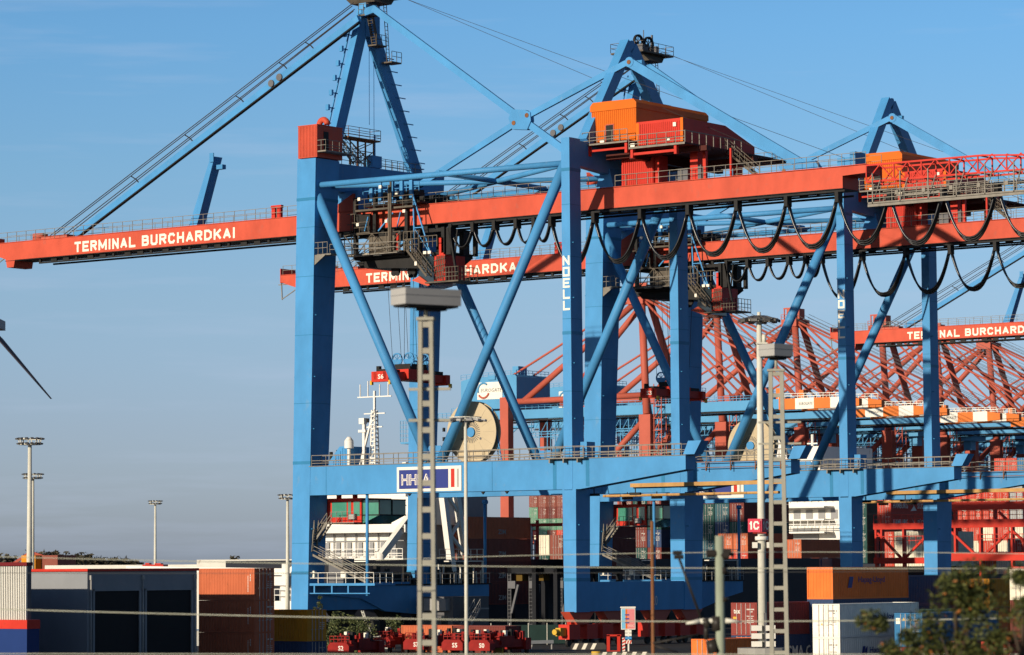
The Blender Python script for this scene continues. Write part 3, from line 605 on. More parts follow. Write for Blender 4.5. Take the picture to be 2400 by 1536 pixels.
    for k in range(60):
        v = rnd.uniform(8, 31); u = rnd.uniform(-1.5, 1.2); ww = rnd.uniform(.15, .8); mc.box(u, u+ww*.6, v, v+ww, 6.1, 6.1+rnd.uniform(.3, 2.0))
    mc.box(-1.5, .3, 9, 21, 6.1, 7.4)
    P(mc, 'machinery_clutter', DARK)
    mc = MB()
    for k in range(34):
        v = rnd.uniform(21.5, 31); u = rnd.uniform(-.6, 1.2); mc.box(u, u+.1, v, v+rnd.uniform(.05, .22), 6.1, 6.4+rnd.uniform(.3, 1.9))
    mc.box(-.5, 1.3, 26, 31, 8.5, 8.62).box(1.2, 1.35, 30.7, 30.9, 6.1, 8.6); mc.rail((1.2, 23, 8.7), (1.2, 31, 8.7), 1.2, 7)
    P(mc, 'white_pipework', WHITE)
    lampb = MB()
    for u, v in ((29.5, 18.8), (36.6, 2.8), (33.5, 18.4), (42, 2.2)): lampb.box(u-.6, u+.6, v-.15, v+.15, 14.85, 15.1).box(u-.04, u+.04, v-.04, v+.04, 15.1, 15.6)
    for u in (15, 24.5, 27.5): lampb.prism([(u, .1, 15.5), (u+.5, .1, 15.5), (u+.25, .1, 15.2)], (0, .2, 0))
    P(lampb, 'portal_lamp', DARK)
    P(MB().box(33.3, 37.9, -.75, -.1, 18.5, 18.62).box(33.6, 33.75, -.7, 0, 18.1, 18.5).box(35.3, 35.45, -.7, 0, 18.1, 18.5).box(37, 37.15, -.7, 0, 18.1, 18.5).rail((33.3, -.7, 18.62), (37.9, -.7, 18.62), 1.1, 4, (.5, .25), .035), 'leg_gallery', STEEL)
    return R

def build_trolley():
    R = thing('crane_trolley', W(0, 0), -AZ); P = lambda mb, n, m: mb.build(n, m, R)
    P(MB().box(4.2, 16.2, 5.6, 10.8, 42.9, 43.2).box(3.9, 11.2, 5.2, 11, 40.5, 41.0).box(4.4, 15.6, 5.6, 10.6, 40.3, 40.8).prism([(4.6, 5.4, 39.7), (13.8, 5.4, 39.1), (15.8, 5.4, 40.4), (3.9, 5.4, 40.4)], (0, 5, 0)), 'trolley_frame', DARK)
    fr = MB()
    for u in (3.9, 6.6, 10.9, 12.6, 15.8):
        for v in (5.4, 10.8): fr.box(u-.2, u+.2, v-.2, v+.2, 40.6, 47.2 if u < 12 else 43.3)
    fr.box(5.2, 12.8, 5.1, 11, 46.1, 46.3).box(5.6, 12.6, 5.3, 6.2, 46.9, 47.5).box(6.5, 12.4, 9, 10.8, 46.3, 47.3).box(3.9, 6, 5.2, 5.5, 43.2, 45.4)
    P(fr, 'trolley_yoke', DARK)
    wk = MB().box(3.4, 11.2, 4.1, 5.3, 41.0, 41.1).rail((3.4, 4.1, 41.1), (11.0, 4.1, 41.1), 2.0, 4, (.45, .2), .05).rail((3.4, 4.1, 41.1), (3.4, 5.3, 41.1), 2, 1, (.45,), .05)
    for k in range(4): u = 3.4+k*1.9; wk.bar((u, 4.1, 43.1), (u+1.9, 4.1, 41.1), .08) if k % 2 == 0 else wk.bar((u, 4.1, 41.1), (u+1.9, 4.1, 43.1), .08)
    wk.box(4.8, 12.6, 4.2, 5.4, 45.55, 45.75).rail((4.8, 4.2, 45.75), (12.6, 4.2, 45.75), 1.1, 6, (.5,), .04).rail((4.2, 4.2, 43.3), (6.6, 4.2, 43.3), 1.1, 2, (.5,), .04).box(4.2, 6.8, 4.2, 5.4, 43.2, 43.3)
    wk.tube((9.9, 3.9, 41), (9.9, 3.9, 48.9), .12, 8).box(9.5, 9.7, 3.9, 4.1, 41, 48).rail((3.4, 4.6, 43.2), (3.4, 4.6, 45.4), 1.0, 2, (.5,), .05, up=(1, 0, 0))
    wk.rail((11.3, 4.3, 41), (13.3, 4.3, 41), 2, 4, (.3, .6), .05)
    P(wk, 'walkway', GRIME)
    P(MB().box(6.0, 9.5, 5.0, 5.3, 41.1, 42.9), 'cable_drum_guard', GRIME)
    cc = MB()
    for u, z in ((5.3, 46.7), (8.2, 47.8), (10.4, 47.0), (5.1, 44.0), (9.0, 44.1), (11.4, 45.0), (7.4, 40.7), (5.8, 40.75)): cc.box(u, u+(1.0 if z < 41 else .34), 4.0, 4.2, z, z+(.25 if z < 41 else .32))
    P(cc, 'floodlight', CREAM)
    mo = MB()
    for u in (6.2, 7.4, 9, 10.3, 11.6): mo.tube((u, 6, 47.5), (u, 7, 47.5), .3, 10).box(u-.1, u+.3, 5, 5.3, 46.6, 48.6)
    mo.rail((5, 5.3, 47.3), (12.6, 5.3, 47.3), 1, 9, (.5,), .05)
    P(mo, 'hoist_gear', BLUE2)
    P(MB().box(10.0, 10.35, 4.6, 4.8, 41.1, 43.0), 'fire_hose_box', DRED)
    st = MB().bar((12.2, 4.8, 46.8), (14.6, 4.8, 40.3), .14).bar((12.2, 4.8, 47), (12.4, 4.8, 41.2), .14).bar((12.3, 4.8, 43.4), (13.6, 4.8, 43.4), .1).bar((12.5, 4.8, 43.2), (14.6, 4.8, 40.4), .1).bar((7.5, 4.8, 43.4), (9.5, 4.8, 45.2), .14).bar((5.6, 4.8, 43.5), (6.1, 4.8, 45), .1).bar((10.0, 4.8, 43.6), (10.5, 4.8, 45.2), .1)
    P(st, 'blue_strut', BLUE)
    CB = P(MB().box(14.7, 16.1, 5.2, 8.6, 37.7, 40.4).box(15.3, 15.9, 5.2, 5.5, 40.4, 42.2), 'operator_cab', DRED)
    MB().prism([(12.6, 5.1, 38.4), (13.2, 5.1, 40.3), (14.68, 5.1, 40.3), (14.68, 5.1, 37.3), (13.4, 5.1, 37.1)], (0, 3.2, 0)).build('cab_window', DGLASS, CB)
    MB().prism([(11.9, 4.9, 37.9), (12.9, 4.9, 38.3), (14.4, 4.9, 37.3), (14.0, 4.9, 37.2)], (0, 3.0, 0)).build('sun_visor', RED, CB)
    st = MB().stair((12.2, 4.6, 41.0), (14.8, 4.6, 38.1), .9, (0, -1, 0)).rail((11.4, 4.4, 41.0), (12.4, 4.4, 41.0), 1.1, 2, (.5,), .05)
    st.box(14.2, 17.2, 4.2, 5.2, 37.4, 37.55).rail((16.6, 4.2, 37.55), (18.6, 4.2, 37.55), 1.4, 5, (.3, .6), .04).rail((18.6, 4.2, 37.55), (18.6, 7.5, 37.55), 1.4, 5, (.3, .6), .04).box(16.6, 18.6, 4.2, 7.6, 37.4, 37.55)
    for k in range(6): st.bar((14.8+k*.22, 5.05, 37.8), (15.1+k*.22, 5.05, 40.3), .06)
    for k in range(4): st.bar((14.7, 5.06, 38+k*.6), (16.1, 5.06, 38.2+k*.6), .05)
    st.rail((13.3, 4.5, 41.2), (15.6, 4.5, 41.2), 1.2, 4, (.5,), .05)
    P(st, 'cab_stair', GRIME)
    P(MB().box(16.1, 16.7, 5.4, 6.1, 40.4, 43.2).bar((17.4, 5.5, 38.2), (16.4, 5.5, 43.2), .2).bar((16.9, 5.8, 40), (17.3, 5.8, 43), .14).box(15.8, 16.4, 8.0, 9, 40.6, 43), 'cable_support', DARK)
    P(MB().box(13.9, 14.3, 4.3, 4.5, 40.5, 40.8).box(14.5, 14.9, 4.3, 4.5, 40.5, 40.8).box(13.3, 13.6, 3.6, 3.7, 39.3, 39.7), 'floodlight', CREAM)
    sh = MB()
    for u in (8.1, 10.3):
        for v in (6.5, 9.4): sh.disc((u, v, 39.0), Y_, .3, .2, 12); sh.disc((u+.5, v, 39.0), Y_, .3, .2, 12); sh.box(u-.2, u+.8, v-.05, v+.25, 39, 39.5)
    P(sh, 'sheave', DARK)
    return R

def build_spreader(code):
    R = thing('container_spreader', W(0, 0), -AZ); P = lambda mb, n, m: mb.build(n, m, R)
    v0, v1 = 5.0, 15.6
    P(MB().box(3.6, 5.9, v0, v0+.7, 27.45, 28.55).box(3.6, 5.9, v1-.7, v1, 27.45, 28.55).box(3.9, 4.3, v0, v1, 27.7, 28.5).box(5.2, 5.6, v0, v1, 27.7, 28.5).box(3.5, 6.0, 8.3, 12.2, 27.8, 28.9), 'spreader_frame', DRED)
    hb = P(MB().box(3.7, 5.8, 8.8, 11.8, 28.9, 29.5).box(3.3, 3.7, 6.2, 6.6, 28.5, 29.2), 'headblock', DARK)
    for u in (3.9, 5.5):
        for v in (8.9, 11.6):
            o = MB().disc((u, v, 30.0), Y_, .72, .14, 22, .58); s_ = o.build('sheave', BLUE2, R)
            b = MB()
            for k in range(4): a = pi*k/4; b.bar((u-.6*cos(a), v+.07, 30-.6*sin(a)), (u+.6*cos(a), v+.07, 30+.6*sin(a)), .06)
            b.prism([(u-.7, v, 30), (u+.7, v, 30), (u+.3, v, 29.2), (u-.3, v, 29.2)], (0, .12, 0)); b.build('sheave_plate', BLUE2, s_)
    fl = MB()
    for v in (v0, v1-.3):
        for u in (3.4, 5.9): fl.box(u, u+.25, v, v+.3, 27.15, 27.6)
    P(fl, 'twistlock', YELLOW)
    rp = MB()
    for u in (3.3, 4.5, 4.9, 6.1):
        for v in (8.95, 11.65): rp.tube((u, v, 30), (u+1.2 if u < 4.6 else u+2.0, 6.6 if v < 10 else 9.5, 39), .03, 4)
    P(rp, 'hoist_rope', ROPE)
    P(MB().box(4, 5.4, 12.6, 15, 28.5, 28.9).box(4, 5.4, 5.4, 7.6, 28.5, 28.8), 'hydraulic_unit', DARK)
    text('number', code, (4.5, v0, 27.75), X_, Z_, .75, .5, WHITE, R, .02)
    return R
C1 = build_crane(); tag(C1, "large blue gantry crane whose red boom carries the whole lettering and leaves the left edge", 'crane', 'blue gantry cranes along the quay')
C2 = dup(C1, W(0, 52.65), "second blue gantry crane, its boom lettering partly hidden by the first crane")
C3 = dup(C1, W(0, 190.4), "distant blue gantry crane, only its red boom tip showing at the right edge")
T1 = build_trolley(); tag(T1, "dark trolley with grey walkways and red operator cab above the larger lattice mast", 'crane trolley', 'trolleys under the red girders')
dup(T1, W(0, 52.65), 'dark trolley with red operator cab on the middle crane, behind hanging black cables')
S1 = build_spreader('S6'); S1.location = W(2.7, 0, 0); tag(S1, 'red spreader marked S6 hanging on ropes beside the lattice mast', 'spreader', 'spreaders hanging from ropes')
S2 = build_spreader('S3'); S2.location = W(0.9, 52.65, .4); tag(S2, 'dark red spreader marked S3 hanging behind the middle crane legs', 'spreader', 'spreaders hanging from ropes')

# ------------------------------------------------------------------ red and blue cranes across the basin
def build_far(red, nm):
    R = thing('gantry_crane', (29.67, 860, 0), -AZ); P = lambda mb, n, m: mb.build(n, m, R)
    for v in (0, 18):
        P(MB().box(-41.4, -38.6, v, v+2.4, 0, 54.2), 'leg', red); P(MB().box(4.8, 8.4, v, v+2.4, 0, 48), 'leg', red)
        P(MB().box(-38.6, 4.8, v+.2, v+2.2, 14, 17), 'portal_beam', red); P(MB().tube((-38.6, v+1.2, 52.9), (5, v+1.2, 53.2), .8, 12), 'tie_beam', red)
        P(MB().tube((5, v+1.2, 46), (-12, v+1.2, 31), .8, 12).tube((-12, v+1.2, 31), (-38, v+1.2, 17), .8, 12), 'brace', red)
        y = 2.4 if v == 0 else 13.6
        g = P(MB().prism([(-60, y, 48.3), (-60, y, 50.7), (47, y, 50.7), (47, y, 48.1)], (0, 1.5, 0)), 'girder', FARBLUE)
        MB().rail((-60, y, 50.7), (47, y, 50.7), 1.2, 50, (.5,), .07).build('railing', FARBLUE, g); MB().box(-60, 47, y-.2, y+1.7, 47.7, 48.05).build('rail_beam', DARK, g)
        P(MB().box(47, 52, y, y+1.5, 47.9, 50.7).box(57.6, 62.5, y, y+1.5, 47.9, 50.7).prism([(67, y, 47.9), (67, y, 50.6), (71, y, 50.0), (71, y, 48.2)], (0, 1.5, 0)).box(46.2, 47.6, y, y+1.5, 50.7, 53.5), 'boom_tip', FARORANGE)
        P(MB().box(52, 57.6, y-.02, y+1.5, 47.9, 50.7).box(62.5, 67, y-.02, y+1.5, 47.9, 50.65), 'white_band', WHITE); P(MB().rail((47, y, 50.7), (70, y, 50.4), 1.3, 12, (.5,), .09), 'railing', WHITE)
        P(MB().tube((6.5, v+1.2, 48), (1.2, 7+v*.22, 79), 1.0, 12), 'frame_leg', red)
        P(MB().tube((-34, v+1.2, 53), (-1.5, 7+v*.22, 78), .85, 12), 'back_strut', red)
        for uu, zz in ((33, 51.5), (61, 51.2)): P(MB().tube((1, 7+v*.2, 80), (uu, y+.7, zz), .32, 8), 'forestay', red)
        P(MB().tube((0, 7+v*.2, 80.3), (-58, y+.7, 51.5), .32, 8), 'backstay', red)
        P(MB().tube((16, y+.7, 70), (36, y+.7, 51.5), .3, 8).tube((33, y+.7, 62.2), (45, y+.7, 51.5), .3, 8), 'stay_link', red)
    rp = MB()
    for v in (3, 8, 13): rp.tube((2, v, 81), (64, v, 52.2), .06, 4); rp.tube((2, v+.6, 82), (66, v+.6, 52.6), .06, 4)
    P(rp, 'hoist_rope', MGREY)
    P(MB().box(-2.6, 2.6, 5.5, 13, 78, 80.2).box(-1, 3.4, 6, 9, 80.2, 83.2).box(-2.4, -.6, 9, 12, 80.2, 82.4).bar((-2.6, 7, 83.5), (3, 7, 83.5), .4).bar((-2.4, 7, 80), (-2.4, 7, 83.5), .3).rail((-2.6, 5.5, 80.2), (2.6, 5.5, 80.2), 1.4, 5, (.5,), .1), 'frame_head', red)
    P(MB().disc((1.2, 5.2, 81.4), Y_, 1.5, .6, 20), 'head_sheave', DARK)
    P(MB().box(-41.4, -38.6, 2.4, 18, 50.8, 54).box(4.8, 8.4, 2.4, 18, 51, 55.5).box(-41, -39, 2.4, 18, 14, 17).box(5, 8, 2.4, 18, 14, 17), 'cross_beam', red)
    h = P(MB().prism([(-55.6, 1, 51.2), (-55.6, 1, 59.2), (-52, 1, 60.0), (-37, 1, 60.4), (-36.4, 1, 59.8), (-36.4, 1, 51.2)], (0, 15.5, 0)), 'machinery_house', FARBLUE)
    MB().rail((-55.6, 1, 59.6), (-36.4, 1, 60.3), 1.3, 10, (.5,), .08).rail((-36.4, 1, 60.3), (-36.4, 16, 60.3), 1.3, 8, (.5,), .08).build('roof_railing', FARBLUE, h)
    MB().box(-41.5, -39.5, 6, 10, 60.3, 63).box(-46, -43.5, .6, 1, 59.2, 60.4).build('roof_vent', FARBLUE, h)
    s = MB().box(-49.8, -41.2, .85, 1, 53.9, 58.6).build('name_sign', WHITE, h)
    text('lettering', 'EUROGATE', (-48.6, .85, 55.9), X_, (.18, 0, 1), 7.1, 1.0, MGREY, s, .0, .05)
    MB().path([(-47.6+1.9*cos(a), .8, 56.5+1.9*sin(a)) for a in [pi*(.28+k*.12) for k in range(8)]], .28, 6).build('blue_arc', FARBLUE, s)
    MB().path([(-47.6+1.9*cos(a), .8, 56.2+1.9*sin(a)) for a in [pi*(1.2+k*.1) for k in range(8)]], .3, 6).build('red_arc', FARRED, s)
    text('lettering', 'EUROGATE', (53.2, 2.37, 48.9), X_, Z_, 4.0, .7, MGREY, R, .0, .05)
    lt = MB()
    for v in (4.5, 13.5):
        for k in range(14): u = -34+k*2.7; lt.bar((u, v, 39), (u, v, 47.6), .22); lt.bar((u, v, 43.5), (u+2.7, v, 47.6), .14)
        for z in (39, 40.4, 43.2, 44.6): lt.bar((-34, v, z), (3, v, z), .24)
    lt.rail((-34, 3.6, 43.2), (3, 3.6, 43.2), 1.4, 18, (.5,), .1); lt.box(-20, -13, 4, 9, 36.4, 39)
    P(lt, 'underslung_walkway', FARBLUE)
    tw = MB()
    for u in (9, 11.4):
        for v in (1, 3.2): tw.bar((u, v, 18), (u, v, 56), .2, .2, up=(1, 0, .01))
    for k in range(12): z = 18+k*3.2; tw.bar((9, 1, z), (11.4, 1, z+3.2), .16); tw.box(8.8, 11.6, .8, 3.4, z, z+.16)
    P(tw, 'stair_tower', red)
    P(MB().box(-72, -60, 2, 8, 48.6, 49.2).rail((-72, 2, 49.2), (-60, 2, 49.2), 1.4, 8, (.5,), .1).box(-78, -73, 2, 8, 42.5, 43).rail((-78, 2, 43), (-73, 2, 43), 6, 5, (.2, .4, .6, .8), .1).bar((-74, 3, 43), (-66, 3, 49), .3), 'boom_platform', FARBLUE)
    P(MB().box(10, 15, 4, 13, 46.2, 47.6).box(11, 13.6, 6, 9, 43.4, 46.2), 'trolley_cab', FARBLUE)
    return R
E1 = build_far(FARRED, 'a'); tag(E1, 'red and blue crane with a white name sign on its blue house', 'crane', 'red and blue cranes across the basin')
gp = 'red and blue cranes across the basin'
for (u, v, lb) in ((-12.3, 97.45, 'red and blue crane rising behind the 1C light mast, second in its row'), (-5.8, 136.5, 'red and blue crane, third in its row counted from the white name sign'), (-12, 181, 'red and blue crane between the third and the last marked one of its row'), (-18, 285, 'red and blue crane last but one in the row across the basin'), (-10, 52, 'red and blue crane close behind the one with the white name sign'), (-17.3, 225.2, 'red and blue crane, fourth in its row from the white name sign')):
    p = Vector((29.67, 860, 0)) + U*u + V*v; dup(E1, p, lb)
EL = dup(E1, Vector((29.67, 860, 0)) + U*-20 + V*330, 'far crane in brighter red steel at the right end of the row')
def recolour(root, a, b):
    for o in list(COL.objects):
        p = o.parent
        if (p == root or (p and p.parent == root)) and o.type == 'MESH' and o.material_slots and o.material_slots[0].material == a:
            o.material_slots[0].link = 'OBJECT'; o.material_slots[0].material = b
recolour(EL, FARRED, mat('far_bright_red', (.50, .03, .04), .5, .1, .3))

# ------------------------------------------------------------------ containers
CM = {}
def cmat(n, c, **k):
    if n not in CM: CM[n] = mat('container_' + n, c, .5, .13, 1.2, rust=k.pop('rust', .08 if n in ('white', 'orange', 'cream') else .25), streak=.6, **k)
    return CM[n]
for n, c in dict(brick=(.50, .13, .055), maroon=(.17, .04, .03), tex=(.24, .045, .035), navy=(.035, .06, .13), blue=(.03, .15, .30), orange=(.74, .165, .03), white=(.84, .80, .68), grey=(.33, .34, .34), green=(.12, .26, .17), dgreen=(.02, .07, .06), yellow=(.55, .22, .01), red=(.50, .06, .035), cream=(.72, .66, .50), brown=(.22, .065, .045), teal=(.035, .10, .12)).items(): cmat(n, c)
BARM = mat('locking_bar_steel', (.42, .36, .33), .5, .2, 2)
MESH = {}
def corr(m, a, b, h0, h1, nrm, per=.28, dep=.04):       # corrugated panel between ground points a and b, sunk behind the frame
    a, b, nrm = Vector(a), Vector(b), Vector(nrm); L = (b-a).length; n = max(4, int(L / per)); d = (b-a)/n; i = len(m.v)
    for k in range(n):
        for t, o in ((.1, -.012), (.4, -.012), (.6, -.012-dep), (.9, -.012-dep)):
            p = a + d*(k+t) + nrm*o; m.v += [Vector((p.x, p.y, h0)), Vector((p.x, p.y, h1))]
    for k in range(4*n-1): j = i+2*k; m.f.append((j, j+2, j+3, j+1))
def box_body(lx, ly, h, door, det):
    m = MB()
    if det == 0: return m.box(0, lx, 0, ly, 0, h)
    f = .11
    m.box(.06, lx-.06, .06, ly-.06, .1, h-.03)
    for x in (0, lx-f):
        for y in (0, ly-f): m.box(x, x+f, y, y+f, 0, h)
        m.box(x, x+f, f, ly-f, 0, .14); m.box(x, x+f, f, ly-f, h-.09, h)
    for y in (0, ly-f): m.box(f, lx-f, y, y+f, 0.0, .14); m.box(f, lx-f, y, y+f, h-.1, h)
    if door != 'front': corr(m, (f, 0, 0), (lx-f, 0, 0), .14, h-.1, (0, -1, 0))
    if door != 'right': corr(m, (lx, f, 0), (lx, ly-f, 0), .14, h-.09, (1, 0, 0))
    return m
def container(lab, p, col, lx=2.44, ly=12.19, h=2.59, door='front', det=1, group=None, cat='container', marks=True):
    key = (lx, ly, h, door, det)
    if key not in MESH:
        o = box_body(lx, ly, h, door, det).build('body', CM[col]); MESH[key] = [o.data, None, None]; bpy.data.objects.remove(o)
        if door:
            d = MB(); r = MB(); L = lx if door == 'front' else ly
            def q(mb, a0, a1, z0, z1, t0, t1): mb.box(a0, a1, t0, t1, z0, z1) if door == 'front' else mb.box(lx-t1, lx-t0, a0, a1, z0, z1)
            q(d, .12, L/2-.01, .15, h-.11, -.015, .04); q(d, L/2+.01, L-.12, .15, h-.11, -.015, .04)
            for k in range(5): z = .35+k*(h-.6)/4; q(d, .16, L/2-.05, z-.03, z+.03, -.03, 0); q(d, L/2+.05, L-.16, z-.03, z+.03, -.03, 0)
            for a in (.24, .41, .59, .76): q(r, L*a-.022, L*a+.022, .08, h-.05, -.075, -.03)
            for a in (.24, .41, .59, .76): q(r, L*a-.16, L*a+.06, .95, 1.0, -.085, -.06)
            MESH[key][1] = d.build('door', CM[col]); MESH[key][2] = r.build('locking_bar', BARM)
            for k in (1, 2): o = MESH[key][k]; MESH[key][k] = o.data; bpy.data.objects.remove(o)
    b, d, r = MESH[key]
    def inst(n, me, m, par):
        o = bpy.data.objects.new(n, me); COL.objects.link(o); o.parent = par
        o.material_slots[0].link = 'OBJECT'; o.material_slots[0].material = m; return o
    if det == 0 and not d:
        T = bpy.data.objects.new('shipping_container', b); COL.objects.link(T); T.material_slots[0].link = 'OBJECT'; T.material_slots[0].material = CM[col]
        T.location = p; T.rotation_euler.z = -AZ; return tag(T, lab, cat, group)
    T = thing('shipping_container', p, -AZ, lab, cat, group); inst('body', b, CM[col], T)
    if d: dd = inst('door', d, CM[col], T); inst('locking_bar', r, BARM, dd)
    return T
def codes(T, lx, h, seed, m=WHITE, door='front', ly=2.44, y0=0):     # white stencilled code lines on a door end
    rn = random.Random(seed); mb = MB()
    def ln(a, z, wd, ht):
        k = int(wd/.09)
        for i in range(k):
            if rn.random() < .86:
                if door == 'front': mb.box(a+i*.09, a+i*.09+.06, -.037, -.03, z, z+ht)
                else: mb.box(lx+.03, lx+.037, a+i*.09, a+i*.09+.06, z, z+ht)
    W0 = lx if door == 'front' else ly
    ln(W0*.62, h-.58, W0*.3, .1); ln(W0*.74, h-.76, W0*.14, .09)
    for k in range(4): ln(W0*.62, h-1.1-k*.16, W0*.12, .06); ln(W0*.78, h-1.1-k*.16, W0*.12, .06)
    mb.build('code_marking', m, T)
def top(px, py, Y, h=2.59): return at(px, py, Y) - Vector((0, 0, h))
def side_text(T, body, y, z, wd, ht, m, lx=2.44, bold=.02): return text('lettering', body, (lx, y, z), Y_, Z_, wd, ht, m, T, bold, .035)
dz = Vector((0, 0, 2.61))
gc = 'containers stacked in the yard'
p = top(1713, 1413, 259)
T = container('maroon container with a short white word on its doors, beside the 1C light mast', p, 'tex', group=gc); codes(T, 2.44, 2.59, 1)
text('lettering', 'tex', (.28, -.032, 1.72), X_, Z_, .62, .36, WHITE, T, .02); MB().box(.22, .56, -.036, -.02, 1.3, 1.48).build('yellow_sticker', YELLOW, T)
T = container('navy container with large white letters on its side, under the maroon one', p-dz, 'navy', group=gc); codes(T, 2.44, 2.59, 2)
side_text(T, 'CMA CGM', 4.3, .75, 5.6, .95, WHITE); MB().prism([(.3, -.035, .5), (.55, -.035, .5), (.42, -.035, .75)], (0, .02, 0)).build('warning_triangle', YELLOW, T)
p = top(1620, 1498, 240)
T = container('orange container low at the bottom edge left of the grey green pole', p, 'orange', ly=6.06, group=gc); codes(T, 2.44, 2.59, 3, MGREY)
p = top(1904, 1416, 251)
for k, lb in ((0, 'white container with dark lettering and slanted logo on its shaded side, upper of two'), (1, 'white container at the bottom edge under another white container')):
    T = container(lb, p-dz*k, 'white', group=gc); codes(T, 2.44, 2.59, 4+k, MGREY)
    side_text(T, 'Hapag-Lloyd', 4.2 if k == 0 else 4.4, 1.2, 4.4, .62, NAVY, bold=.01)
    MB().prism([(2.475, 3.0, .95), (2.475, 3.35, .95), (2.475, 3.75, 1.9), (2.475, 3.4, 1.9)], (.01, 0, 0)).prism([(2.475, 3.45, .95), (2.475, 3.8, .95), (2.475, 4.0, 1.45), (2.475, 4.05, 1.9), (2.475, 3.75, 1.7)], (.01, 0, 0)).build('logo', NAVY, T)
    MB().prism([(.75, -.035, .95), (.95, -.035, .95), (.85, -.035, 1.15)], (0, .02, 0)).build('warning_triangle', YELLOW, T)
p = top(1891, 1330, 264)
T = container('orange container with plain ribbed end, topmost of its stack', p, 'orange', door=None, group=gc)
side_text(T, 'Hapag-Lloyd', 4.0, 1.2, 4.2, .6, NAVY, bold=.005); MB().prism([(2.475, 2.3, .9), (2.475, 2.9, .9), (2.475, 3.2, 1.8), (2.475, 2.6, 1.8)], (.01, 0, 0)).build('logo', NAVY, T)
container('dark blue container directly under the orange ribbed one', p-dz, 'navy', door=None, group=gc); container('navy container at the foot of the stack topped by the orange one', p-dz*2, 'navy', door=None, group=gc)
p = top(2030, 1350, 284)
for k, (c, lb) in enumerate((('navy', 'navy container behind the orange one, top of its stack'), ('navy', 'navy container in the middle of the stack behind the orange one'), ('maroon', 'maroon container at the bottom of the stack behind the orange one'))): container(lb, p-dz*k, c, door=None, group=gc)
p = top(2096, 1437, 250)
T = container('blue container with sticker covered doors beside the blurred tree, upper right', p, 'blue', group=gc); codes(T, 2.44, 2.59, 8)
MB().box(.15, .5, -.036, -.02, 1.75, 2.2).build('sticker', CREAM, T); MB().prism([(.7, -.036, 2.0), (.98, -.036, 2.0), (.84, -.036, 2.25)], (0, .015, 0)).build('warning_triangle', YELLOW, T)
T = container('brown container at the bottom edge under the blue sticker covered one', p-dz, 'tex', group=gc); codes(T, 2.44, 2.59, 9); text('lettering', 'tex', (.3, -.032, 1.6), X_, Z_, .62, .34, WHITE, T, .02)
container('green container just behind the blue sticker covered one', top(2088, 1430, 266), 'green', group=gc); container('green container low behind the brown one with white word', top(2088, 1430, 266)-dz, 'green', group=gc)
p = top(2262, 1357, 292)
T = container('yellow container behind the blurred tree, its door end lit', p, 'yellow', group=gc); container('dark orange container under the yellow one', p-dz, 'orange', door=None, group=gc); container('navy container below the yellow container stack', p-dz*2, 'navy', door=None, group=gc)
p = top(2299, 1504, 246)
T = container('bright red container at the bottom right edge', p, 'red', group=gc); codes(T, 2.44, 2.59, 11)
T = container('rusty brown container at the bottom edge between the two trees', top(2197, 1502, 252), 'brown', group=gc); MB().box(.3, .7, -.04, -.02, 2.1, 2.4).build('sticker', YELLOW, T)
p = top(2366, 1334, 272)
container('white container at the right edge above the tree', p, 'cream', group=gc); container('maroon container under the white one at the right edge', p-dz, 'maroon', door=None, group=gc); container('dark container at the foot of the right edge stack', p-dz*2, 'maroon', door=None, group=gc)
# left stacks, lying across
p = top(466, 1333, 266)
for k, lb in enumerate(('sunlit brick red container, top of the stack beside the warehouse', 'brick red container in shadow, middle of the stack beside the warehouse', 'brick red container in shadow, bottom of the stack beside the warehouse')):
    T = container(lb, p-dz*k, 'brick', lx=6.06, ly=2.44, door='right', group=gc); codes(T, 6.06, 2.59, 20+k, WHITE, 'right')
    cm = MB()
    for i in range(11): cm.box(5.35, 5.41, -.012, -.004, 1.9-i*.12, 1.98-i*.12)
    for i in range(3): cm.box(5.6, 5.66, -.012, -.004, 1.95-i*.2, 2.1-i*.2)
    cm.build('code_marking', WHITE, T)
p = top(720, 1430, 268) - U*6.06
T = container('yellow container in front of the leftmost blue crane leg', p, 'yellow', lx=6.06, ly=2.44, door='right', group=gc); codes(T, 6.06, 2.59, 30, WHITE, 'right'); text('lettering', 'MAERSK', (3.9, 0, 1.25), X_, Z_, 1.3, .25, DARK, T, .01, .02) if False else None
T = container('navy container under the yellow one at the bottom edge', p-dz, 'navy', lx=6.06, ly=2.44, door='right', group=gc); codes(T, 6.06, 2.59, 31, GREY, 'right')

# ------------------------------------------------------------------ ships and their deck cargo
HULL = mat('dark_ship_hull', (.02, .022, .03), .5, .2, .1); HULLR = mat('maroon_ship_hull', (.06, .012, .012), .5, .2, .1)
SW = mat('ship_white', (.74, .71, .64), .45, .06, .3, rust=.05); SG = mat('ship_grey', (.26, .26, .26), .5, .1, .3)
def ship(u0, u1, v0, v1, zd, lab, m):
    R = thing('container_ship', W(u1, v0), -AZ, lab, 'ship', 'container ships at the quay'); b = u1-u0; L = v1-v0
    pts = [(-b*.15, 0), (0, 8), (0, L-26), (-b*.3, L-8), (-b*.5, L), (-b*.7, L-8), (-b, L-26), (-b, 8), (-b*.85, 0)]
    MB().prism([(x, y, 0) for x, y in pts], (0, 0, zd)).build('hull', m, R)
    return R
SH1 = ship(-38, -11.5, 27, 150, 8.8, 'container ship with white stern superstructure behind the nearest crane', HULL)
def lo(u, v, z): return (u+11.5, v-27, z)
def P1(mb, n, m): o = mb.build(n, m, SH1); o.location = (11.5, -27, 0); return o
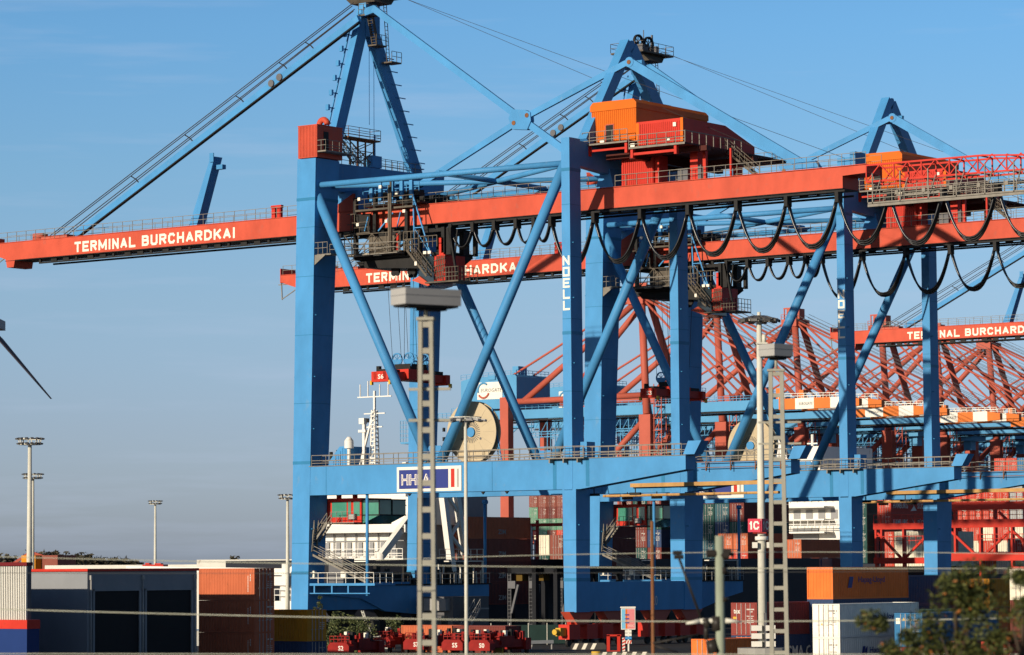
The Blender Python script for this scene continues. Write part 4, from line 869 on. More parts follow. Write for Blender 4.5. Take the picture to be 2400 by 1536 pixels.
hs = MB().box(-29, -15.6, 37, 49, 4.5, 8.6).box(-29, -14.4, 36, 38, 8.6, 9.0).box(-29, -16.5, 37.2, 49, 9, 12).box(-28, -13.4, 35.2, 38.4, 12, 12.9).prism([(-23, 37.4, 12.9), (-13.4, 37.4, 12.9), (-13.2, 37.4, 16.0), (-19, 37.4, 16.6), (-23, 37.4, 14)], (0, 8, 0)).box(-29, -16.9, 38, 49, 12.9, 19.6).box(-17, -15.6, 38, 46, 14, 19.6)
SUP = P1(hs, 'superstructure', SW)
P1(MB().box(-15.62, -14.2, 39.5, 52, 4.5, 19.4), 'grey_casing', SG)  # grey box stands in for the shaded side of the white house
rr = MB()
for z, v in ((9, 36.05), (12.9, 35.25), (19.6, 38.05), (4.5, 30)): rr.rail((-28, v, z), (-14.5, v, z), 1.1, 16, (.5, .25), .05)
rr.stair((-24, 36.4, 9), (-20, 36.4, 12), .8, Y_); rr.stair((-20, 33, 4.5), (-24, 33, 8.6), .8, Y_); rr.rail((-17, 38, 19.6), (-17, 49, 19.6), 1.2, 10, (.5,), .05)
for k in range(9): rr.box(-30+k*1.7, -29.4+k*1.7, 38.4, 38.8, 19.6, 20.4+.5*(k % 3))
P1(rr, 'deck_railing', SW)
wn = MB()
for k in range(6): wn.box(-29+k*2.2, -28.3+k*2.2, 37.12, 37.2, 10, 11.3) if k != 3 else None; wn.box(-30+k*2.1, -29.2+k*2.1, 36.95, 37.0, 6, 7.2)
P1(wn, 'window', SG)
pp_ = MB()
for k in range(7): u = -27.5+k*1.7; pp_.box(u, u+.1, 36.95, 37.05, 9, 12); pp_.box(u+.4, u+1.0, 37.0, 37.12, 9.3, 10.9)
pp_.box(-27, -15, 36.9, 37.05, 11.0, 11.1).box(-27, -15, 37.0, 37.1, 15.2, 15.3).box(-23.5, -21, 37.2, 37.35, 13.2, 14.4)
P1(pp_, 'pipework', SG)
a, b = pu(893, 1303, -14), pu(966, 1205, -14); P1(MB().bar((-14.0, a.y, a.z), (-14, b.y, b.z), .7, .8).tube((-14.1, a.y, 4.5), (-14.1, a.y, a.z+.3), .45, 12).bar((-13.9, a.y+.5, a.z-.8), (-13.9, b.y-5, b.z-6), .3), 'provision_crane', SW)
c = a.lerp(b, .62)
text('lettering', 'NMF', (-13.63, c.y, c.z-.25), (b-a), Vector((0, -(b-a).z, (b-a).y)), 1.7, .5, DARK, SH1, .02, .03).location = (11.5, -27, 0)
p = pu(878, 1000, -21)
ma = MB().box(p.x-.12, p.x+.12, p.y-.12, p.y+.12, 26, 28.9)
for dx in (-.38, .38):
    for dy in (-.38, .38): ma.bar((p.x+dx, p.y+dy, 19.6), (p.x+dx*.6, p.y+dy*.6, 26.6), .13, .13, up=(1, 0, .01))
for k in range(14): ma.box(p.x-.4+k*.012, p.x+.4-k*.012, p.y-.4, p.y+.4, 19.8+k*.5, 19.95+k*.5)
for k in range(7): ma.bar((p.x-.36, p.y-.38, 19.8+k), (p.x+.36, p.y-.38, 20.8+k), .08)
for z, L in ((28.2, 2.6), (26.2, 1.6), (24.6, 1.2)): ma.bar((p.x-L, p.y, z), (p.x+L, p.y, z), .13)
for dx in (-2.2, -1, .8, 2.1): ma.bar((p.x+dx, p.y, 28.2), (p.x+dx, p.y, 29.4+.3*dx % 1), .1)
ma.bar((p.x-2.4, p.y, 19.6), (p.x-.3, p.y, 26), .22).bar((p.x-1.6, p.y, 19.6), (p.x-1.6, p.y, 25.6), .35).box(p.x-2.3, p.x-1.2, p.y-.3, p.y+.3, 24, 24.3).box(p.x-2.2, p.x-1.4, p.y-.3, p.y+.3, 25, 25.7)
P1(ma, 'mast', SW)
lg = MB()
for z in (25.4, 24.2, 22.9):
    for s_ in (-1, 1): lg.box(p.x+s_*.95-.12, p.x+s_*.95+.12, p.y-.3, p.y, z-.25, z+.25)
P1(lg, 'signal_lamp', DARK)
p = pu(818, 1040, -22); P1(MB().disc((p.x, p.y, 22.0), Z_, .55, .9, 20).tube((p.x, p.y, 22.9), (p.x, p.y, 23.35), .53, 20, .2).disc((p.x, p.y, 19.6), Z_, .2, 2.4, 10), 'radome', SW)
a, b = pv(775, 1090, 37), pv(822, 1046, 37)
fu = P1(MB().prism([(a.x-.6, 37, 19.6), (a.x-.6, 37, 20.2), (a.x+1.4, 37, b.z), (b.x-.6, 37, b.z), (b.x-.6, 37, 19.6)], (0, 4.2, 0)), 'funnel', BLUE)
fr = MB()
for k in range(8): u = a.x+.4+k*.35; fr.box(u, u+.12, 36.93, 37, 19.7, b.z-.2 if k > 3 else 20.6+k*.4)
fr.build('ribs', BLUE2, fu)
P1(MB().tube((a.x-1.6, 39, 20), (a.x-1.6, 39, 21.8), .22, 8).tube((a.x-.5, 39, 20), (a.x-.5, 39, 22), .25, 8).box(a.x-2.4, a.x+.3, 38, 40, 20.2, 20.8), 'exhaust_pipe', DARK)
P1(MB().box(a.x-3, a.x-.2, 37.2, 40, 19.6, 20.6), 'vent_house', GREY)
wp = MB()
def wb_(a, b, t): p, q = pu(*a, -11.8), pu(*b, -11.8); wp.bar((-11.8, p.y, p.z), (-11.8, q.y, q.z), t, t, up=X_)
wb_((1037, 1150), (1060, 1340), .75); wb_((1068, 1150), (1090, 1300), .7); wb_((1050, 1165), (1082, 1214), .35); wb_((1082, 1214), (1057, 1255), .35); wb_((1058, 1258), (1088, 1296), .35)
P1(wp, 'lattice_pylon', SW)
P1(MB().box(-13, -11.6, 34, 70, 3, 4.6), 'bulwark', HULLR)
# stern gear seen left of the leg
p = pu(672, 1400, -12.5)
sg = thing('deck_crane', W(-12.5, p.y), -AZ, 'white pedestal crane with folded jib behind the leftmost leg', 'deck crane')
MB().tube((0, 0, 0), (0, 0, 6.5), .75, 14).tube((0, 0, 6.5), (0, 0, 8.4), .55, 14).box(-.9, .9, -1.1, 1.1, 6, 7).build('pedestal', SW, sg)
MB().bar((0, 0, 7.2), (1.8, .5, 8.8), .5).bar((-.3, 0, 7.5), (-24, 0, 7.9), .9, .75).build('jib', SW, sg)
MB().box(-1.4, 2.2, -1.5, 2, 3.0, 4.3).rail((-1.3, -1.5, 4.3), (2, -1.5, 4.3), 1.3, 4, (.5,), .06).build('platform', SW, sg)

gs = 'containers stacked on the ships'
def grid(px, py, Y, cols, step, lab, ly=12.19, h=2.59, det=1, names=None, group=gs, door='front', gap=.12):
    base = top(px, py, Y, h)
    for r, row in enumerate(cols):
        for c, n in enumerate(row):
            if n == '.': continue
            col = names[n]; l = lab(r, c, n)
            p = base + U*c*(2.44+gap) - Vector((0, 0, (h+.03)*r))
            T = container(l, p, col, ly=ly, h=h, det=det, group=group, door=door); codes(T, 2.44, h, r*31+c*7+int(px))
            yield T
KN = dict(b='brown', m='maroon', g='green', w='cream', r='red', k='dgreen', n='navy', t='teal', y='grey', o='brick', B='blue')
od = ['topmost', 'second', 'third', 'fourth', 'fifth', 'sixth']; oc = ['first', 'second', 'third', 'fourth', 'fifth', 'sixth', 'seventh']
cname = dict(b='brown', m='maroon', g='pale green', w='cream', r='red', k='dark green', n='navy', t='teal', y='grey', o='brick red', B='blue')
def L(where, ncols): return lambda r, c, n: f"{cname[n]} container {where}, {od[r]} row" + (f" {oc[c]} column" if ncols > 1 else '')
for k, T in enumerate(grid(1062, 1212, 385, ['o', 'b', 'm', 'm'], 1, L('with pale letters on its long side', 1), names=KN)):
    side_text(T, 'ZIM', 5.6, .55, 1.5, .55, GREY); text('lettering', 'HMLU', (2.44, 5.5, 1.6), Y_, Z_, 1.6, .25, GREY, T, 0, .035) if False else None
list(grid(1252, 1255, 425, ['wb', 'kb', 'km', 'nm'], 1, L('on the ship behind the green panel', 2), names=KN))
list(grid(1318, 1212, 395, ['m', 'm', 'm'], 1, L('on the ship beside the second blue leg', 1), names=KN))
list(grid(1240, 1163, 740, ['bbbbw', 'gmmmw', 'ggggw', 'rgbrw'], 1, L('across the basin under the portal beam', 5), names=KN, ly=6.06, det=1, group='containers on the far ship'))
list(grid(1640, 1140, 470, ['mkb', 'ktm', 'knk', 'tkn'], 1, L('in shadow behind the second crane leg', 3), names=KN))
list(grid(1683, 1251, 462, ['oo', 'rr'], 1, L('on the ship left of the 1C sign', 2), names=KN))
list(grid(1655, 1264, 490, ['r'], 1, L('showing a small end behind the grey green pole', 1), names=KN))
for T in grid(1690, 1208, 480, ['t'], 1, L('with two pale words beside the 1C mast', 1), names=KN): side_text(T, 'CHINA SHIPPING', 4, .9, 6, .6, GREY)
list(grid(1843, 1265, 455, ['o', 'm'], 1, L('on the ship right of the right lattice mast', 1), names=KN))
for T in grid(1780, 1312, 440, ['n'], 1, L('with faint dark word behind the smaller lattice mast', 1), names=KN): side_text(T, 'MAERSK', 6, 1.0, 4.4, .8, DARK)
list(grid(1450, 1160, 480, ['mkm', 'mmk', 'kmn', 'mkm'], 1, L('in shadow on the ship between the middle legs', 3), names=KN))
for T in grid(2056, 1165, 506, ['r', 'r'], 1, L('with two pale words and bird shape', 1), names=KN): side_text(T, 'HAMBURG', .6, .8, 4.6, .9, WHITE, bold=.01); side_text(T, 'SÜD', 8.2, .8, 2, 1.0, WHITE, bold=.01); MB().prism([(2.49, 6.1, 2.1), (2.49, 7.9, .5), (2.49, 6.0, .4), (2.49, 7.0, 1.2)], (.01, 0, 0)).build('logo', WHITE, T)
list(grid(2236, 1112, 540, ['rrrry', 'rrrry', 'rrrry', 'rrwrw', 'wwrwr', 'wwoww'], 1, L('behind the red lashing bridge', 5), names=KN, door='front', h=2.75))
list(grid(2064, 1247, 520, ['rwww', 'rwww'], 1, L('behind the lashing bridge, lower deck', 4), names=KN, h=2.75))
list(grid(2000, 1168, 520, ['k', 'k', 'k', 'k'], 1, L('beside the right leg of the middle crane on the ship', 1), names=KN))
list(grid(2330, 1075, 640, ['rrB', 'rBr'], 1, L('above the portal beam end', 3), names=KN, group='containers on the far ship'))
SH2 = ship(-50, -12, 112, 380, 4.6, 'long container ship with red lashing bridges at the right', HULL)
sw2 = thing('container_ship', W(-69, 196), -AZ, 'white ship superstructure between the 1C mast and the next blue leg', 'ship', 'container ships at the quay')
a = at(1765, 1180, 545); s_ = 545/7575.57
MB().box(-2, 16, 4, 26, 11.5, 21).box(-4, 20, 0, 5, 21, 22.3).box(-2, 12, 3, 20, 23, 27.5).box(16, 18, 8, 26, 12, 20).build('superstructure', SW, sw2)
MB().box(18, 26, 12, 30, 8, 20).build('grey_casing', SG, sw2); MB().box(-4, 27, 3, 60, 0, 8).build('hull', HULL, sw2)
wn = MB()
for k in range(7): wn.box(-1+k*2.4, .3+k*2.4, 3.9, 4.0, 15.5, 17)
wn.box(6, 11, 3.85, 4, 11, 14); wn.build('window', SG, sw2)
rl = MB()
for z in (22.3, 19, 14, 10): rl.rail((-3, 1, z), (19, 1, z), 1.2, 16, (.5, .25), .08)
for k in range(5): rl.box(-2, 14, 1-.2, 4, 11+k*2.1, 11.25+k*2.1)
rl.tube((10, 4, 22), (10, 4, 29.5), .25, 8); rl.bar((9, 4, 28), (11, 4, 28), .2); rl.tube((3, 6, 27), (3, 6, 29), .8, 12)
rl.build('deck_railing', SW, sw2)
# red lashing bridge
LB = thing('lashing_bridge', at(2050, 1330, 500), -AZ, 'bright red lashing bridge of beams, posts and diagonals on the right ship', 'lashing bridge')
s_ = 500/7575.57/.8
def lx_(px): return (px-2050)*s_
lb = MB(); zt = lambda py: (1330-py)*500/7575.57
for y in (1242, 1322): lb.box(lx_(2048), lx_(2170), 0, 1.2, zt(y), zt(y-14))
for y in (1196, 1236, 1312): lb.box(lx_(2196), lx_(2420), 0, 1.2, zt(y)-.3, zt(y-14))
lb.build('beam', DRED, LB)
ps = MB()
for px in (2050, 2062, 2109, 2167, 2270, 2335, 2365): ps.box(lx_(px), lx_(px+4), .1, .9, -2, zt(1235))
for px in (2218, 2300, 2368, 2395): ps.box(lx_(px), lx_(px+4), .1, .9, zt(1310), zt(1188))
ps.box(lx_(2336), lx_(2366), .1, 1, -8, zt(1330))
ps.build('post', DRED, LB)
dg = MB()
for a, b in (((2055, 1250), (2107, 1312)), ((2110, 1312), (2165, 1252)), ((2212, 1250), (2268, 1310)), ((2272, 1310), (2332, 1250)), ((2338, 1250), (2400, 1312)), ((2310, 1205), (2330, 1228))): dg.bar((lx_(a[0]), .4, zt(a[1])), (lx_(b[0]), .4, zt(b[1])), .35, .35, up=Y_)
dg.build('diagonal', DRED, LB)
rl = MB()
for x0, x1, y in ((2050, 2168, 1228), (2196, 2420, 1222), (2196, 2420, 1182), (2055, 2168, 1278), (2270, 2420, 1276)): rl.rail((lx_(x0), -.1, zt(y)), (lx_(x1), -.1, zt(y)), 1.3, int((x1-x0)/14), (.5,), .06)
rl.build('railing', DRED, LB)
LT = thing('lashing_tower', at(1239, 1340, 405), -AZ, 'slim red and white lashing tower right of the long maroon containers', 'lashing tower')
m = MB().bar((0, 0, 0), (0, 0, 6.4), .3).bar((1.4, 0, 0), (1.4, 0, 6.4), .3)
for k in range(8): m.bar((0, 0, .3+k*.8), (1.4, 0, .3+k*.8), .14); 
m.box(-.3, 6, -.2, .2, 5.6, 6.0); m.build('tower_frame', DRED, LT); MB().box(.5, .7, -.2, 0, 0, 5.8).box(1.0, 1.15, -.2, 0, 0, 4).build('ladder', WHITE, LT)
q = at(1233, 1347, 402); tag(MB().box(0, 1.3, 0, .2, 0, 1.15).build('hull_panel', mat('bright_green_paint', (.05, .26, .06), .5), None, q, -AZ), 'small bright green panel under the red lashing tower', 'panel')
# far quay behind
FQ = MB().box(-420, -176, 150, 900, .1, 2.0); tag(FQ.build('far_quay', CONC, None, W(0, 0), -AZ), kind='structure')
rn = random.Random(5); k = 0
pal = ['grey', 'white', 'blue', 'grey', 'navy', 'cream', 'grey', 'teal']
for (px, Y) in [(1660, 900), (1720, 905), (1960, 930), (2010, 940), (2060, 930), (2100, 950), (2220, 960), (2260, 950), (2300, 965), (2350, 970), (1430, 880), (1480, 880)]:
    for c in range(2):
        for r in range(5):
            q = at(px, 1330, Y); q.z = 2+r*2.62
            q += U*c*2.6
            container(f'far container in a {["pale","light","mixed"][k % 3]} stack on the opposite quay', q, rn.choice(pal), det=0, door=None, group='containers on the opposite quay', ly=12.19); 
        k += 1

# ------------------------------------------------------------------ buildings at the left
WALL = mat('dark_blue_grey_cladding', (.24, .25, .26), .6, .12, .3)
wc = at(205, 1333, 245); wc.z = 0
WH = thing('warehouse', wc, -AZ, 'low blue grey warehouse with two dark loading doors, below the light masts', 'warehouse')
MB().box(-16, 0, 0, 12.2, 0, 7.75).build('wall', WALL, WH)
MB().box(-16.15, .15, -.15, 12.3, 7.75, 7.95).build('roof_edge', DRED, WH)
for v0, v1 in ((.7, 5.6), (6.4, 11.5)): 
    dd = MB().box(-.02, .012, v0, v1, 0, 6.25); o = dd.build('loading_door', mat('black_door', (.012, .012, .013), .6, .2, .4), WH)
    fr = MB().box(0, .12, v0-.18, v0, 0, 6.4).box(0, .12, v1, v1+.18, 0, 6.4).box(0, .12, v0-.18, v1+.18, 6.25, 6.4); fr.build('door_frame', WALL, o)
pp = MB()
for v in (.3, 6.0, 11.9): pp.tube((.1, v, 0), (.1, v, 7.2), .06, 8).box(.03, .2, v-.1, v+.1, 7.1, 7.45)
pp.build('downpipe', GREY, WH)
sb = at(64, 1319, 237); sb.z = 0
ST = thing('plant_building', sb, -AZ, 'striped white and dark louvred building with red cap cut by the left edge', 'building')
MB().box(-30, .35, -.35, .9, 0, 3.6).build('base', mat('deep_blue_paint', (.012, .035, .14), .5, .1, .5), ST)
MB().box(-30, .4, -.4, .95, 3.6, 4.25).build('red_band', DRED, ST)
MB().box(-30, -.08, .12, .5, 4.25, 8.2).build('wall', MGREY, ST)
fn = MB()
for k in range(150): x = -.1-k*.182; fn.box(x-.085, x, -.02, .14, 4.25, 8.15)
fn.build('louvre_fin', WHITE, ST)
MB().box(-30, .02, -.08, .55, 8.2, 8.45).build('roof_cap', mat('dark_red_cap', (.14, .012, .014), .5), ST)
WB = thing('jetty_wall', at(105, 1331, 420), -.06, 'long pale white wall beyond the warehouse roof', 'wall')
MB().box(0, 34, 0, .5, -8, .3).box(20, 33.5, -1, -.5, -8, .9).build('wall', WHITE, WB)

# ------------------------------------------------------------------ light masts and poles
def pole_thing(name, px, ptop, Y, r, lab, cat, grp, base=0, taper=.55, m=GALV, n=16):
    p = at(px, ptop, Y); T = thing(name, (p.x, p.y, base), 0, lab, cat, grp); h = p.z-base
    MB().tube((0, 0, 0), (0, 0, h), r, n, r*taper).build('pole', m, T); return T, h
LH = mat('floodlight_housing', (.09, .085, .08), .4, .2, 3)
def ring_mast(px, ptop, Y, r, R, lab, two=True, base=0):
    T, h = pole_thing('light_mast', px, ptop, Y, r, lab, 'light mast', 'floodlight masts', base)
    m = MB().disc((0, 0, h-.05), Z_, R*.98, .12, 24, R*.8)
    if two: m.disc((0, 0, h+R*.42), Z_, R*1.1, .12, 24, R*.92)
    for k in range(8):
        a = pi*k/4; m.bar((0, 0, h), (R*.9*cos(a), R*.9*sin(a), h), .07)
        if two: m.bar((R*.9*cos(a), R*.9*sin(a), h), (R*cos(a), R*sin(a), h+R*.45), .08)
    hd = m.build('head_ring', GALV, T); f = MB(); s = R*.17
    for z, rr in ((h+.12, R*.9), (h+R*.45+.1, R*1.02)) if two else ((h+.12, R*.9),):
        for k in range(14):
            a = 2*pi*k/14+.1; c = Vector((rr*cos(a), rr*sin(a), z)); d = Vector((cos(a), sin(a), -.25)).normalized(); f.bar(c, c+d*s*1.6, s*1.5, s*.7)
    f.build('floodlight', LH, hd); return T, h
ring_mast(70, 1042, 300, .32, 1.05, 'tall pale light mast with double ring of floodlights near the left edge')
ring_mast(77, 1122, 372, .30, 1.0, 'light mast half hidden behind the tall left one, ring lower down')
ring_mast(364, 1182, 430, .24, .78, 'smaller light mast standing alone above the warehouse roof')
ring_mast(674, 1170, 352, .26, .85, 'light mast just left of the leftmost blue crane leg')
T, h = ring_mast(1779, 752, 205, .31, 1.05, 'tall light mast with drooping floodlights carrying the red 1C sign', two=False)
f = MB()
for k in range(10):
    a = 2*pi*k/10; f.prism([(.5*cos(a)-.16*sin(a), .5*sin(a)+.16*cos(a), h+.15), (.5*cos(a)+.16*sin(a), .5*sin(a)-.16*cos(a), h+.15), (1.35*cos(a)+.2*sin(a), 1.35*sin(a)-.2*cos(a), h-.12), (1.35*cos(a)-.2*sin(a), 1.35*sin(a)+.2*cos(a), h-.12)], (0, 0, .16))
f.build('floodlight', LH, T); MB().tube((0, 0, h), (0, 0, h+.55), .12, 10).tube((.3, -.1, h-1.4), (.3, -.1, h-.9), .14, 10).box(-.2, .5, -.3, .3, h-1.5, h-1.4).build('mast_cap', GALV, T)
zz = at(1779, 1232, 205).z
sg = MB().box(-.62, .22, -.75, -.70, zz-.42, zz+.42); o = sg.build('sign_plate', mat('sign_red', (.50, .03, .06), .5, .04), T); o.rotation_euler.z = -.45
strokes('1', (-.52, -.751, zz-.26), X_, .26, .52, .1, WHITE, o); strokes('C', (-.24, -.751, zz-.26), X_, .38, .52, .1, WHITE, o)
sg = MB().box(-.04, .0, -.45, .75, zz-.42, zz+.42); 
o = MB().box(.25, .30, -.70, .55, zz-.42, zz+.42).build('sign_plate', bpy.data.materials['sign_red'], T); o.rotation_euler.z = -.45; strokes('1', (.305, -.55, zz-.26), Y_, .35, .52, .1, CREAM, o); strokes('C', (.305, -.1, zz-.26), Y_, .5, .52, .1, CREAM, o)
MB().box(-.6, .25, -.76, -.69, zz-.5, zz-.45).build('beacon_strip', DRED, T)
zc = at(1779, 1278, 205).z
MB().box(-.62, -.3, -.5, -.2, zc-.18, zc+.18).box(.3, .62, -.5, -.2, zc-.18, zc+.18).tube((0, 0, zc+.3), (0, 0, zc+.55), .42, 12).build('junction_box', WHITE, T)
zb = at(1779, 1500, 205).z
b = MB()
for k in range(3): z = zb+.75-k*.5; b.box(-.75, -.1, -.7, -.3, z-.17, z+.17).box(.15, .75, -.7, -.3, z-.17, z+.17)
b.build('junction_box', WHITE, T); MB().box(.05, .2, -.5, -.4, zb-2, zb+1.7).build('cable_duct', MGREY, T); MB().disc((0, 0, zb-.9), Z_, 1.6, .4, 16).disc((0, 0, 0), Z_, .9, zb-.9, 16).build('base', CONC, T)
T, h = pole_thing('street_lamp', 1091, 985, 150, .105, 'slender grey lamp post with a wide ring of flat lamps before the reel', 'lamp post', None, taper=.7)
f = MB()
for k in range(12):
    a = 2*pi*k/12+.2; c = Vector((cos(a), sin(a), 0)); sd = Vector((-sin(a), cos(a), 0))
    f.prism([c*.42+sd*.09+Vector((0, 0, h)), c*.42-sd*.09+Vector((0, 0, h)), c*1.0-sd*.1+Vector((0, 0, h-.07)), c*1.0+sd*.1+Vector((0, 0, h-.07))], (0, 0, .09))
f.build('lamp_head', GREY, T); MB().disc((0, 0, h), Z_, .5, .05, 20, .42).disc((0, 0, h+.1), Z_, .75, .04, 20, .68).bar((-.7, 0, h+.05), (.7, 0, h+.05), .05).bar((0, -.7, h+.05), (0, .7, h+.05), .05).build('ring', GALV, T)
# flat lattice masts of the railway
MASTC = mat('weathered_mast_paint', (.30, .285, .23), .7, .12, 3)
def lattice(px, ptop, Y, w0, w1, lab, rung, arms, head):
    p = at(px, ptop, Y); T = thing('lattice_mast', (p.x, p.y, 0), radians(-9), lab, 'railway mast', 'flat lattice masts with box lamps'); h = p.z
    m = MB(); t = w0*.37
    for s_ in (-1, 1): m.quad8([(s_*w1/2-t/2, -.11, 0), (s_*w1/2+t/2, -.11, 0), (s_*w1/2+t/2, .11, 0), (s_*w1/2-t/2, .11, 0), (s_*w0/2-t/2, -.1, h), (s_*w0/2+t/2, -.1, h), (s_*w0/2+t/2, .1, h), (s_*w0/2-t/2, .1, h)])
    m.build('upright', MASTC, T); m = MB(); z = h-.12; m.box(-w0*.8, w0*.8, -.16, .16, h-.04, h+.04); k = 0
    while z > .5:
        ww = w0+(w1-w0)*(h-z)/h; m.box(-ww/2, ww/2, -.08, .08, z-.09, z+.05); z -= rung; k += 1
    m.build('batten', MASTC, T); m = MB()
    for y in arms: zz = at(px, y, Y).z; m.box(-w0*1.7, w0*2.2, .05, .12, zz-.035, zz+.035)
    m.build('cross_arm', MASTC, T)
    L_, wd, hh, z0, rot = head
    H_ = MB().tube((0, 0, h), (0, 0, h+z0+.06), .055, 10).build('lamp_stem', MASTC, T)
    a = MB().box(-L_/2, L_/2, -wd/2, wd/2, z0+h, z0+h+hh); bx = a.build('lamp_box', GREY, T); bx.rotation_euler.z = rot
    b = MB().box(-L_*.45, L_*.45, -wd*.46, wd*.46, z0+h-.05, z0+h-.003).box(-L_*.3, L_*.3, -wd*.1, wd*.3, z0+h-.12, z0+h-.05); bb = b.build('lamp_glass', DARK, bx)
    c = MB().box(-L_/2-.006, L_/2+.006, -wd/2-.006, wd/2+.006, z0+h+hh*.55, z0+h+hh*.58); c.build('seam', MGREY, bx)
    return T
lattice(998.5, 748, 80, .27, .44, 'larger flat lattice mast in front of the navy name board', .655, (912, 985), (.70, 1.63, .40, .33, radians(-47)))
lattice(1819, 868, 118, .40, .62, 'smaller flat lattice mast right of the 1C light mast', .78, (990, 1040), (.80, .97, .44, .5, radians(-40)))
# rusty pole and catenary pole
pole_thing('rusty_pole', 1528, 1222, 95, .062, 'thin rusty brown pole near the centre bottom', 'pole', None, taper=.8, m=RUSTY)
T, h = pole_thing('catenary_pole', 1686, 1256, 75, .12, 'thick grey green pole with dark insulators and a slanting strut', 'railway pole', None, taper=.85, m=mat('grey_green_concrete', (.27, .30, .22), .8, .12, 4))
def lp(px, py, Y=75): return at(px, py, Y)-Vector((T.location.x, T.location.y, 0))
PIN = mat('dark_insulator', (.03, .026, .022), .4, .3, 4)
MB().tube(lp(1587, 1296), lp(1645, 1455), .03, 8).tube(lp(1640, 1487), lp(1530, 1508), .022, 8).tube(lp(1535, 1514), lp(1590, 1530), .02, 8).build('strut', PIN, T)
ins = MB()
for px, py, r in ((1667, 1298, .09), (1696, 1302, .1), (1702, 1294, .07), (1587, 1296, .05), (1590, 1306, .045)): ins.disc(lp(px, py)-Vector((.1, 0, 0)), X_, r, .22, 12)
ins.tube(lp(1655, 1296), lp(1720, 1300), .045, 8).tube(lp(1655, 1460), lp(1655, 1500), .05, 8).tube(lp(1665, 1500), lp(1675, 1530), .12, 8, .16).tube(lp(1652, 1450), lp(1660, 1470), .09, 8).tube(lp(1680, 1445), lp(1682, 1478), .13, 8).tube(lp(1695, 1330), lp(1696, 1345), .1, 8).tube(lp(1697, 1400), lp(1697, 1410), .1, 8)
ins.build('insulator', PIN, T)
MB().tube(lp(1608, 1462), lp(1640, 1456), .02, 10, .065).tube(lp(1640, 1456), lp(1700, 1455), .06, 10).tube(lp(1700, 1455), lp(1737, 1458), .065, 10, .02).build('wire_clamp', GALV, T)
# overhead wires
WIRE = mat('pale_weathered_wire', (.46, .46, .36), .5, .1, 2); WIRE2 = mat('dark_wire', (.08, .08, .075), .5, .1, 2)
def wire(pts, Y, r, m, lab, grp='railway overhead wires'):
    P = [at(x, y, Y) for x, y in pts]; xs = [p[0] for p in pts]; out = []
    for k in range(40):
        x = xs[0]+(xs[-1]-xs[0])*k/39; y = 0
        for i, (xi, yi) in enumerate(pts):
            l = 1
            for j, (xj, yj) in enumerate(pts):
                if i != j: l *= (x-xj)/(xi-xj)
            y += yi*l
        out.append(at(x, y, Y))
    tag(MB().path(out, r, 6).build('overhead_wire', m), lab, 'wire', grp)
wire([(-80, 1426), (1100, 1453), (1686, 1457), (2480, 1446)], 75, .014, WIRE, 'bright overhead wire clamped at the grey green pole')
wire([(-80, 1532.5), (1200, 1534), (2480, 1534)], 70, .012, WIRE, 'pale overhead wire along the bottom edge')
wire([(-80, 1303), (700, 1321), (1500, 1331), (2480, 1332)], 78, .011, WIRE, 'pale overhead wire above the two dark loading doors')
wire([(-80, 1343), (1000, 1344), (2480, 1337)], 82, .007, WIRE2, 'thin dark overhead wire just below the warehouse roof line')
wire([(880, 1313), (1450, 1298), (2480, 1300)], 90, .010, WIRE, 'pale overhead wire rising right from the larger lattice mast')

# ------------------------------------------------------------------ quay furniture
def gp_(px, py): return ground(px, py)
gr = thing('guard_rail', gp_(1150, 1526), 0, 'pale metal guard rail on short posts beside the red spreaders', 'guard rail')
k_ = gp_(1297, 1522)-gp_(1150, 1526); m = MB()
m.bar((0, 0, .72), k_+Vector((0, 0, .72)), .08, .32); m.build('beam', WHITE, gr); m = MB()
for t in (.02, .35, .65, .97): m.box(k_.x*t-.06, k_.x*t+.06, k_.y*t, k_.y*t+.1, 0, .7)
m.build('post', GREY, gr)
def barrier(px0, px1, py, lab, nose=True):
    a = gp_(px0, py); L_ = (px1-px0)*a.y/F
    T = thing('concrete_barrier', a, 0, lab, 'barrier', 'striped concrete barriers'); m = MB().prism([(0, 0, 0), (0, 0, .35), (.2, 0, .62), (L_-.2, 0, .62), (L_, 0, .4), (L_, 0, 0)], (0, .7, 0)); m.build('block', mat('dark_stripe_concrete', (.06, .055, .05), .8, .2, 1) if 'dark_stripe_concrete' not in bpy.data.materials else bpy.data.materials['dark_stripe_concrete'], T)
    s = MB(); n = int(L_/.85)
    for k in range(n): x = .15+k*.85; s.prism([(x, -.012, .02), (x+.35, -.012, .02), (x+.62, -.012, .58), (x+.27, -.012, .58)], (0, .01, 0))
    s.build('stripe', CREAM, T)
    if nose: MB().disc((-.15, .35, .3), Z_, .42, .35, 16).build('yellow_nose', YELLOW, T)
barrier(1338, 1420, 1523, 'black and cream striped concrete barrier in front of the red crane wheels', False)
barrier(1402, 1522, 1545, 'dark rounded concrete barrier with a yellow nose at the bottom edge')
